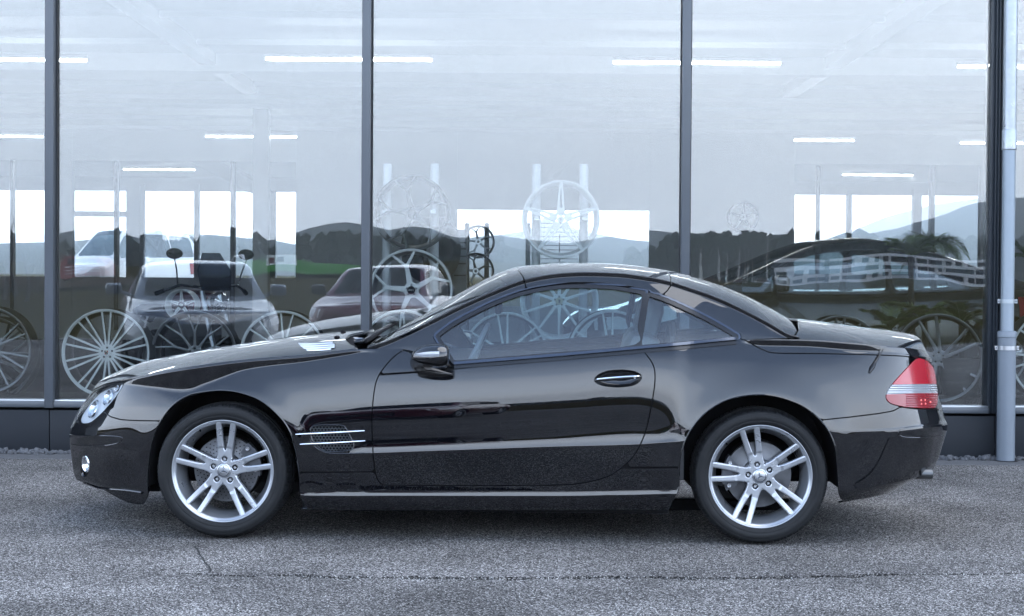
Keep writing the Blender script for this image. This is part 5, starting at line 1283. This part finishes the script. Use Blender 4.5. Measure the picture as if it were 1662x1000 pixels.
# ------------------------------------------------------------------ field, hills, trees and houses behind the camera (seen mirrored)
M['grass'] = vary(mat('winter_grass', (.050, .043, .020), .95, spec=0.0), .35, .55, .3, 6, 0, .02)
M['greenf'] = vary(mat('green_crop', (.05, .17, .040), .95, spec=0.0), .2, .25); M['hillm'] = vary(mat('wooded_hill', (.030, .042, .034), .95, spec=0.0), .02, .35)
M['brownf'] = vary(mat('ploughed_earth', (.060, .046, .034), .95, spec=0.0), .3, .3)
def terr(y):                                  # gentle rise away from the yard
    d = max(0, -y - 30); return .011*d if d < 450 else 4.95
M_ = MB(); ys = [-8.98, -14, -22, -34, -50, -80, -130, -200, -300, -420, -560, -760, -1200, -2500, -5200]; xs = [-3500, -1500, -600, -300, -150, -80, -40, -20, 0, 20, 40, 80, 150, 300, 600, 1500, 3500]
def tz_(x, y): return -.012 + (terr(y) * (1 if x < 0 else max(0, 1 - x/60)) if y > -800 else (4.2 if x < 0 else 0) * 1.0) * 1.0 + .05*math.sin(x*.13)*math.sin(y*.11)*(abs(y) > 12)
M_.add([(x, y, tz_(x, y)) for y in ys for x in xs], [(j*len(xs)+i, j*len(xs)+i+1, (j+1)*len(xs)+i+1, (j+1)*len(xs)+i) for j in range(len(ys)-1) for i in range(len(xs)-1)])
tag(M_.build('field', M['grass'], smooth=True), kind='structure')
M_ = MB(); M_.add([(-5000, 50, -.06), (5000, 50, -.06), (5000, 6000, -.06), (-5000, 6000, -.06)], [(0, 1, 2, 3)]); tag(M_.build('far_meadow', M['grass']), kind='structure')
M_ = MB()
for s in (-1, 1): M_.add([(s*45, -9, -.015), (s*4500, -9, -.015), (s*4500, 51, -.07), (s*16.3 if False else s*45, 51, -.07)], [(0, 1, 2, 3)])
M_.add([(-45, 12.3, -.05), (45, 12.3, -.05), (45, 51, -.07), (-45, 51, -.07)], [(0, 1, 2, 3)])
tag(M_.build('meadow', M['grass']), kind='structure')
def patch(name, pxs, D0, D1, mt, lift):
    P0 = [refl(x, 455, D0) for x in pxs]; P1 = [refl(x, 455, D1) for x in pxs]; V = [(p.x, p.y, tz_(p.x, p.y)+lift) for p in P0] + [(p.x, p.y, tz_(p.x, p.y)+lift) for p in P1]; n = len(pxs)
    m = MB(); m.add(V, [(i, i+1, n+i+1, n+i) for i in range(n-1)]); tag(m.build(name, mt), kind='structure')
patch('green_field', np.linspace(330, 640, 12), 150, 440, M['greenf'], .35); patch('brown_field', np.linspace(-200, 330, 12), 90, 130, M['brownf'], .25)
def ridge(name, pts, D, depth, mt, mirror_=True, seed=1, rough=1.0, base=-2):
    rg = random.Random(seed); xs_ = np.linspace(pts[0][0], pts[-1][0], 140); f_ = pl(pts); V = []; rows_ = 7; n = len(xs_)
    nz = np.array([rg.uniform(-1, 1) for _ in range(n)]); nz = np.convolve(nz, np.ones(3)/3, 'same')*rough
    for q in range(rows_):
        a = q/(rows_-1)
        for i, x in enumerate(xs_):
            Dq = D - depth*(1-a); p = at_Y(x, f_(x)+nz[i], D); z = base + (p[2]-base)*(a**.8)*(1+.06*math.sin(i*.31+q*1.3+seed)*math.sin(a*3.1))
            X = p[0]*Dq/D; Yr = 2*YG - Dq if mirror_ else Dq; V.append((X, Yr, z))
    for i, x in enumerate(xs_):                      # the far slope
        p = V[(rows_-1)*n+i]; V.append((p[0]*1.1, p[1] + (-1 if mirror_ else 1)*depth*.6, base))
    m = MB(); m.add(V, [(q*n+i, q*n+i+1, (q+1)*n+i+1, (q+1)*n+i) for q in range(rows_) for i in range(n-1)]); o = m.build(name, mt, smooth=True); tag(o, kind='structure'); return o
ridge('hill', [(-300,392),(60,385),(150,378),(300,392),(400,396),(440,384),(500,371),(560,365),(600,368),(640,380),(700,385),(760,392),(830,400),(1000,408)], 3000, 900, M['hillm'], seed=2, rough=.6)
ridge('hill', [(560,400),(600,378),(700,372),(760,385),(900,398),(1000,388),(1060,380),(1180,396),(1300,405),(1440,372),(1500,350),(1560,333),(1620,326),(1720,322),(1900,330)], 3600, 1000, M['hillm'], seed=3, rough=.6)
ridge('wooded_ridge', [(-300,412),(100,414),(390,416),(420,408),(590,405),(640,402),(700,398),(740,402),(830,412),(980,420)], 900, 130, M['hillm'], seed=4, rough=1.6, base=0)
ridge('wooded_ridge', [(1000,432),(1050,410),(1085,392),(1110,384),(1200,388),(1300,390),(1400,398),(1440,404),(1520,415),(1640,420),(1800,420)], 800, 130, M['hillm'], seed=5, rough=1.5, base=0)
ridge('far_hill', [(200,420),(520,400),(740,388),(780,384),(860,372),(885,352),(905,362),(960,378),(1055,392),(1290,398),(1380,375),(1440,352),(1530,330),(1640,318),(1900,340)], 4200, 1400, M['hillm'], False, seed=6, rough=.5)
ridge('far_hill', [(-200,400),(100,392),(200,385),(300,380),(420,388),(520,402),(700,410)], 3800, 1200, M['hillm'], False, seed=7, rough=.5)
# woodland crowns on the near ridges
rg = random.Random(11)
def clump(m, c, r, h):
    n = 10
    for q in range(n):
        a = rg.uniform(0, 6.28); s = r*rg.uniform(.3, .6); p = Vector(c) + Vector((math.cos(a)*r*.55, math.sin(a)*r*.55, h*rg.uniform(.25, .92)))
        m.add([v*rg.uniform(.65, 1.3) for v in icoV], icoF, Matrix.Translation(p) @ Matrix.Diagonal((s, s, s*1.15, 1)))
M['leaf'] = vary(mat('dark_wood_foliage', (.022, .030, .020), .95, spec=0.0), .1, .5)
m = MB()
for i in range(260):
    px = rg.uniform(1030, 1700); D = rg.uniform(640, 780); p = refl(px, 452, D); h = rg.uniform(9, 15)*(1 if px > 1080 else .6); z = max(0, (at_Y(px, 412, 800)[2])*(D-640)/200)
    clump(m, (p.x, p.y, z*.8), 5, h)
for i in range(170):
    px = rg.uniform(-60, 820); D = rg.uniform(760, 880); p = refl(px, 440, D); clump(m, (p.x, p.y, 4+rg.uniform(0, 6)), 5, rg.uniform(7, 12))
tag(m.build('woodland', M['leaf'], fix=False), kind='stuff')
# bare winter trees at the left, pale trunks right of the third mullion
M['bark'] = mat('dark_bark', (.05, .045, .042), .9); M['birch'] = mat('pale_bark', (.42, .41, .38), .9)
def bare_tree(h, seed, r0=.12):
    g = random.Random(seed); tr = MB(); br = MB()
    def grow(p, d, l, r, lev, tgt):
        pts = [p]; rs = [r]; q = Vector(p); dd = Vector(d)
        for s in range(4):
            dd = (dd + Vector((g.uniform(-.16, .16), g.uniform(-.16, .16), .06))).normalized(); q = q + dd*l/4; pts.append(tuple(q)); rs.append(r*(1-.17*(s+1)))
        tgt.tube(pts, rs, 5 if lev else 8)
        if lev >= 4: return
        for k in range(5 if lev == 0 else 3):
            a = g.uniform(0, 6.28); t_ = g.uniform(.45, 1); b = Vector(pts[int(t_*4)]); nd = (dd*.8 + Vector((math.cos(a), math.sin(a), .25))*g.uniform(.35, .7)).normalized()
            grow(tuple(b), nd, l*g.uniform(.5, .72), rs[int(t_*4)]*.55, lev+1, br)
    grow((0, 0, 0), (0, 0, 1), h*.45, r0, 0, tr); return tr, br
trees = []
for k, (px, D, hp, lb) in enumerate(((8, 75, 150, 'bare tree with thick trunk at the left edge'), (22, 82, 170, 'tall bare tree second from the left edge'), (36, 70, 140, 'bare tree between the left edge and the first mullion'), (52, 85, 120, 'small bare tree just left of the first mullion'), (100, 95, 110, 'bare tree just right of the first mullion'), (-14, 72, 160, 'bare tree cut by the left edge'))):
    p = refl(px, 452, D); h = hp*D/F + 1.0; tr, br = bare_tree(h, 20+k, .10); t = empty('bare_tree', (p.x, p.y, tz_(p.x, p.y)-.02), 0, lb, 'tree', 'bare winter trees'); tr.build('trunk', M['bark'], t, smooth=True, fix=False); br.build('branches', M['bark'], t, smooth=True, fix=False)
lbs = ['thick pale trunk nearest the third mullion', 'second pale trunk right of the third mullion', 'thin pale trunk in the dark wood', 'pale straight trunk in the middle of the dark wood', 'slim trunk before the dark ridge', 'pale trunk left of the white buildings', 'thin trunk left of the white buildings', 'last pale trunk before the white buildings']
for k, (px, top) in enumerate(((1140, 405), (1164, 408), (1173, 412), (1194, 406), (1206, 412), (1212, 408), (1222, 414), (1248, 392))):
    D = 240 + 9*k; p = refl(px, 455, D); h = (452-top)*D/F + 1.3; t = empty('pale_tree', (p.x, p.y, 0), 0, lbs[k], 'tree', 'pale trunks before the wooded ridge')
    m = MB(); m.tube([(0, 0, 0), (.1, 0, h*.5), (-.05, 0, h)], [.28 if k in (0, 3) else .16, .2 if k in (0, 3) else .12, .05], 7); m.build('trunk', M['birch'], t, smooth=True)
    m = MB()
    for q in range(14):
        a = rg.uniform(0, 6.28); z_ = h*rg.uniform(.5, 1); m.tube([(0, 0, z_), (math.cos(a)*.8, math.sin(a)*.8, z_+.9)], [.05, .015], 4)
    m.build('branches', M['bark'], t)
# white apartment blocks in three bands, low house cluster
M['render'] = vary(mat('white_render', (.62, .62, .62), .8), .2, .08); M['winglass'] = mat('window_dark_glass', (.03, .035, .045), .1); M['roofr'] = mat('brown_roof', (.10, .07, .06), .8)
def block(px0, px1, py0, py1, D, floors, lab, seed):
    g = random.Random(seed); a, b = refl(px1 if False else px0, py1, D), refl(px1, py1, D); w_ = abs(b.x-a.x); z1 = (py1-py0)*D/F; z0 = max(0.0, float(at_Y((px0+px1)/2, py1, D)[2])); t = empty('apartment_block', ((a.x+b.x)/2, a.y, z0), 0, lab, 'building', 'white balcony apartment blocks')
    fh = z1/floors; m = MB(); m.box((-w_/2, -9, 0), (w_/2, 0, z1)); m.build('core', M['winglass'], t)
    for k in range(floors+1):
        m = MB(); m.box((-w_/2-.3, 0.001, k*fh-.32), (w_/2+.3, 1.5, k*fh+.55 if k < floors else k*fh+.35)); m.build('balcony_slab', M['render'], t)
    n = int(w_/3.2)
    for i in range(n+1):
        x = -w_/2 + w_*i/n; wd = g.choice((.25, .25, .8, 1.5))
        for k in range(floors):
            if g.random() < .72: m = MB(); m.box((x-wd/2, .002, k*fh+.56), (x+wd/2, g.choice((.3, 1.3)), (k+1)*fh-.33)); m.build('wall_pier', M['render'], t)
    return t
block(1262, 1345, 424, 456, 520, 3, 'white apartment block nearest the pale trunks', 1); block(1350, 1475, 423, 457, 510, 3, 'long white apartment block in the middle of the row', 2); block(1480, 1640, 424, 459, 500, 3, 'white apartment block behind the palm at the right end', 3)
def house(px, py, wpx, hpx, D, col, lab, roof=True):
    p = refl(px, py, D); w_ = wpx*D/F; h_ = hpx*D/F; t = empty('house', (p.x, p.y, p.z-.6), 0, lab, 'house', 'small houses across the field'); m = MB(); m.box((-w_/2, -w_*.5, 0), (w_/2, 0, h_)); m.build('wall', col, t)
    m = MB(); m.prism([(-w_/2-.3, h_+.001), (w_/2+.3, h_+.001), (w_/2*.2 if not roof else 0, h_+w_*.28)], -w_*.5-.3, .3); m.build('roof', M['roofr'], t)
    for i in range(max(1, int(w_/3))):
        x = -w_/2+1.2+i*3; m = MB(); m.box((x, .002, h_*.35), (x+1.0, .06, h_*.75)); m.build('window', M['winglass'], t)
cr_ = mat('cream_render', (.45, .40, .30), .8); gr_ = mat('grey_render', (.33, .33, .34), .8)
for a in ((107, 446, 26, 36, 210, cr_, 'tall cream house right of the first mullion'), (165, 449, 34, 14, 260, gr_, 'grey house left of the reflected crossover'), (232, 447, 36, 15, 280, cr_, 'low house behind the reflected crossover'), (1200, 456, 26, 9, 260, M['render'], 'low white house among the pale trunks'), (1240, 457, 24, 10, 300, M['render'], 'small white house beside the apartment blocks'), (1155, 456, 20, 9, 300, gr_, 'small grey house near the third mullion'), (1620, 455, 20, 16, 300, gr_, 'house behind the downpipe')): house(*a)
# white site cabin, red van with round badge
p = refl(452, 460, 230); t = empty('site_cabin', (p.x, p.y, tz_(p.x, p.y)), 0, 'white site cabin with dark window in the field', 'cabin'); m = MB(); m.box((-2.4, -2.4, 0), (2.4, 0, 1.25 + .5), ch=.05); m.build('cabin_body', M['render'], t); m = MB(); m.box((-.5, .003, .7), (.6, .05, 1.4)); m.build('window', M['winglass'], t); m = MB(); m.box((-2.0, .003, .6), (-1.1, .05, 1.3)); m.build('door', redp, t)
p = refl(135, 455, 125); t = empty('red_van', (p.x, p.y, tz_(p.x, p.y)), 0, 'red van with a round white badge parked before the houses', 'van')
m = MB(); m.prism([(-1.5, .4), (1.5, .4), (1.5, 1.35), (1.15, 1.8), (-1.15, 1.8), (-1.5, 1.35)], -3, 0); m.build('body', mat('red_van_paint', (.22, .02, .02), .5), t)
m = MB(); m.box((-1.05, .004, 1.3), (1.05, .04, 1.68)); m.build('windscreen', M['winglass'], t)
for z_ in (.7, .9, 1.1): m = MB(); m.box((-1.2, .004, z_), (-.35, .05, z_+.06)); m.box((.35, .004, z_), (1.2, .05, z_+.06)); m.build('grille_bar', M['render'], t)
m = MB(); m.lathe([(.16, .06), (.19, .075), (.21, .06)], 24); em = m.build('round_badge', M['chrome'], t); em.location = (0, .03, 1.02)
text('V', .2, (0, .1, .07), (math.pi/2, 0, math.pi), M['chrome'], em, ext=.01); text('W', .17, (0, .1, -.07), (math.pi/2, 0, math.pi), M['chrome'], em, ext=.01)
for s in (-1, 1): m = MB(); m.lathe([(0, 0), (.33, 0), (.33, .25), (0, .25)], 20, 'X', M=Matrix.Translation((s*1.2-.12, -.7, .33))); m.build('wheel', M['wheelblack'], t)
# ------------------------------------------------------------------ palms inside on the right, stool, motorcycle parts
M['palm'] = vary(mat('palm_leaf', (.11, .15, .055), .6), 8, .5); M['pot'] = mat('dark_pot', (.03, .03, .032), .4)
def palm(px, py, Y, Rp, seed, lab, n=11, droop=.8, base=.4):
    g = random.Random(seed); p = at_Y(px, py, Y); t = empty('palm', (p[0], Y, base), 0, lab, 'plant', 'palms behind the right pane'); H0 = p[2]-base
    m = MB(); m.lathe([(0, 0), (.13, 0), (.17, .28), (.15, .28), (.13, .24), (0, .24)], 24, 'Z'); m.build('pot', M['pot'], t, smooth=True)
    m = MB(); m.tube([(0, 0, .2), (.02, 0, H0*.5), (0, 0, H0)], [.035, .03, .022], 8); m.build('trunk', M['bark'], t, smooth=True)
    for k in range(n):
        a = 6.283*k/n + g.uniform(-.2, .2); up = g.uniform(.35, 1.1); L_ = Rp*g.uniform(.75, 1.1); m = MB(); pts = []
        for s in range(9):
            q = s/8; pts.append(Vector((math.cos(a)*L_*q*.85, math.sin(a)*L_*q*.85, H0 + L_*(up*q - droop*q*q))))
        m.tube(pts, [.007*(1-.8*s/8) for s in range(9)], 4)
        for s in range(2, 44):
            q = s/44; i = min(7, int(q*8)); f_ = q*8-i; c = pts[i].lerp(pts[i+1], f_); tn_ = (pts[i+1]-pts[i]).normalized(); sd_ = tn_.cross(Vector((0, 0, 1))).normalized(); ll = L_*.42*math.sin(math.pi*min(1, q*.9+.12))
            for sg in (1, -1):
                tip = c + (sd_*sg*.8 + tn_*.75 + Vector((0, 0, -.10+.2*g.random())))*ll; w_ = tn_*.0038
                mid = c.lerp(tip, .5) + Vector((0, 0, .012)); m.add([c-w_, c+w_, mid+w_*1.1, mid-w_*1.1, tip], [(0, 1, 2, 3), (3, 2, 4)])
        m.build('frond', M['palm'], t, fix=False)
palm(1445, 535, 12.75, .34, 1, 'low spreading palm left of the large dark wheel', 9, .55); palm(1500, 520, 12.95, .36, 2, 'palm behind the large dark wheel', 11, .6)
palm(1560, 525, 12.7, .32, 3, 'palm beside the dark corner profile', 9, .6); palm(1478, 415, 14.6, .30, 4, 'taller palm with spiky crown against the hills', 12, .3, .02); palm(1515, 400, 15.5, .38, 5, 'bushy palm with drooping crown against the hills', 16, 1.1, .02)
palm(1670, 420, 14.0, .3, 6, 'palm right of the downpipe', 10, .5, .02)

# motorcycle standing inside, front towards the window
P_ = W(352, 420, 15.0); mc = empty('motorcycle', (P_.x+.12, 15.0, .10), R_(38), 'parked motorcycle with round mirror inside, above the roof of the mirrored grey car', 'motorcycle')
for yy_, rr in ((-.0, .31), (1.45, .32)):
    m = MB(); m.lathe([(rr*.82, -.05), (rr*.95, -.055), (rr, -.02), (rr, .02), (rr*.95, .055), (rr*.82, .05)], 36, 'X', M=Matrix.Translation((0, yy_, rr))); ty = m.build('wheel', M['rubber'], mc, smooth=True)
    m = MB(); m.lathe([(rr*.80, -.03), (rr*.84, 0), (rr*.80, .03)], 36, 'X', M=Matrix.Translation((0, yy_, rr)))
    for k in range(6): a = R_(60*k); m.tube([(0, yy_, rr), (0, yy_+rr*.8*math.cos(a), rr+rr*.8*math.sin(a))], .014, 6)
    m.build('rim', M['alloy'], ty, smooth=True)
m = MB(); [m.tube([(s*.10, 0, .31), (s*.10, .22, .72), (s*.10, .34, 1.02)], .022, 10) for s in (-1, 1)]; m.build('fork', M['satin'], mc, smooth=True)
m = MB(); m.tube([(-.40, .48, 1.02), (-.28, .40, 1.07), (-.10, .36, 1.05), (.10, .36, 1.05), (.28, .40, 1.07), (.40, .48, 1.02)], .014, 8); m.build('handlebar', M['chrome'], mc, smooth=True)
for s in (-1, 1):
    m = MB(); m.tube([(s*.30, .42, 1.06), (s*.33, .38, 1.20), (s*.36, .36, 1.30)], .007, 6); m.build('mirror_stalk', M['chrome'], mc, smooth=True)
    m = MB(); m.lathe([(0, -.012), (.075, -.010), (.08, .01), (0, .03)], 24, M=Matrix.Translation((s*.36, .36, 1.35)) @ Matrix.Diagonal((1, 1, .62, 1))); m.build('mirror', M['trimblack'], mc, smooth=True)
    m = MB(); m.tube([(s*.40, .48, 1.02), (s*.46, .54, .99)], .019, 8); m.build('grip', M['dark'], mc, smooth=True)
m = MB(); m.lathe([(0, -.05), (.07, -.035), (.095, .0), (.08, .09), (0, .12)], 28, M=Matrix.Translation((0, .20, .92))); m.build('headlamp', M['chrome'], mc, smooth=True)
m = MB(); m.add([(-.15, .26, 1.02), (.15, .26, 1.02), (.17, .30, 1.2), (.09, .36, 1.36), (-.09, .36, 1.36), (-.17, .30, 1.2)], [(0, 1, 2, 5), (5, 2, 3, 4)]); m.build('screen', M['darkglass'], mc)
m = MB(); m.box((-.15, .42, .78), (.15, .95, 1.02), ch=.07); m.build('tank', redp, mc, smooth=True)
m = MB(); m.box((-.13, .92, .76), (.13, 1.65, .88), ch=.05); m.build('saddle', M['dark'], mc, smooth=True)
m = MB(); m.box((-.18, .45, .34), (.18, .95, .74), ch=.05); m.tube([(.16, .7, .35), (.2, 1.2, .30), (.2, 1.75, .42)], .045, 10); m.build('engine', M['caliper'], mc, smooth=True)
m = MB(); m.tube([(-.04, 1.5, .75), (-.04, 1.8, .8)], .05, 8); m.build('mudguard', M['trimblack'], mc, smooth=True)

# ------------------------------------------------------------------ thin air that pales the far hills
hz = bpy.data.materials.new('haze_air'); hz.use_nodes = True; t = hz.node_tree; t.nodes.clear()
o = t.nodes.new('ShaderNodeOutputMaterial'); v = t.nodes.new('ShaderNodeVolumePrincipled'); v.inputs['Density'].default_value = 0.00017
v.inputs['Color'].default_value = (.88, .92, .97, 1); v.inputs['Anisotropy'].default_value = 0.2; t.links.new(v.outputs[0], o.inputs['Volume'])
m = MB(); m.box((-6500, -6500, -6), (6500, 7000, 420)); tag(m.build('haze', hz), kind='stuff')
S.cycles.volume_bounces = 1
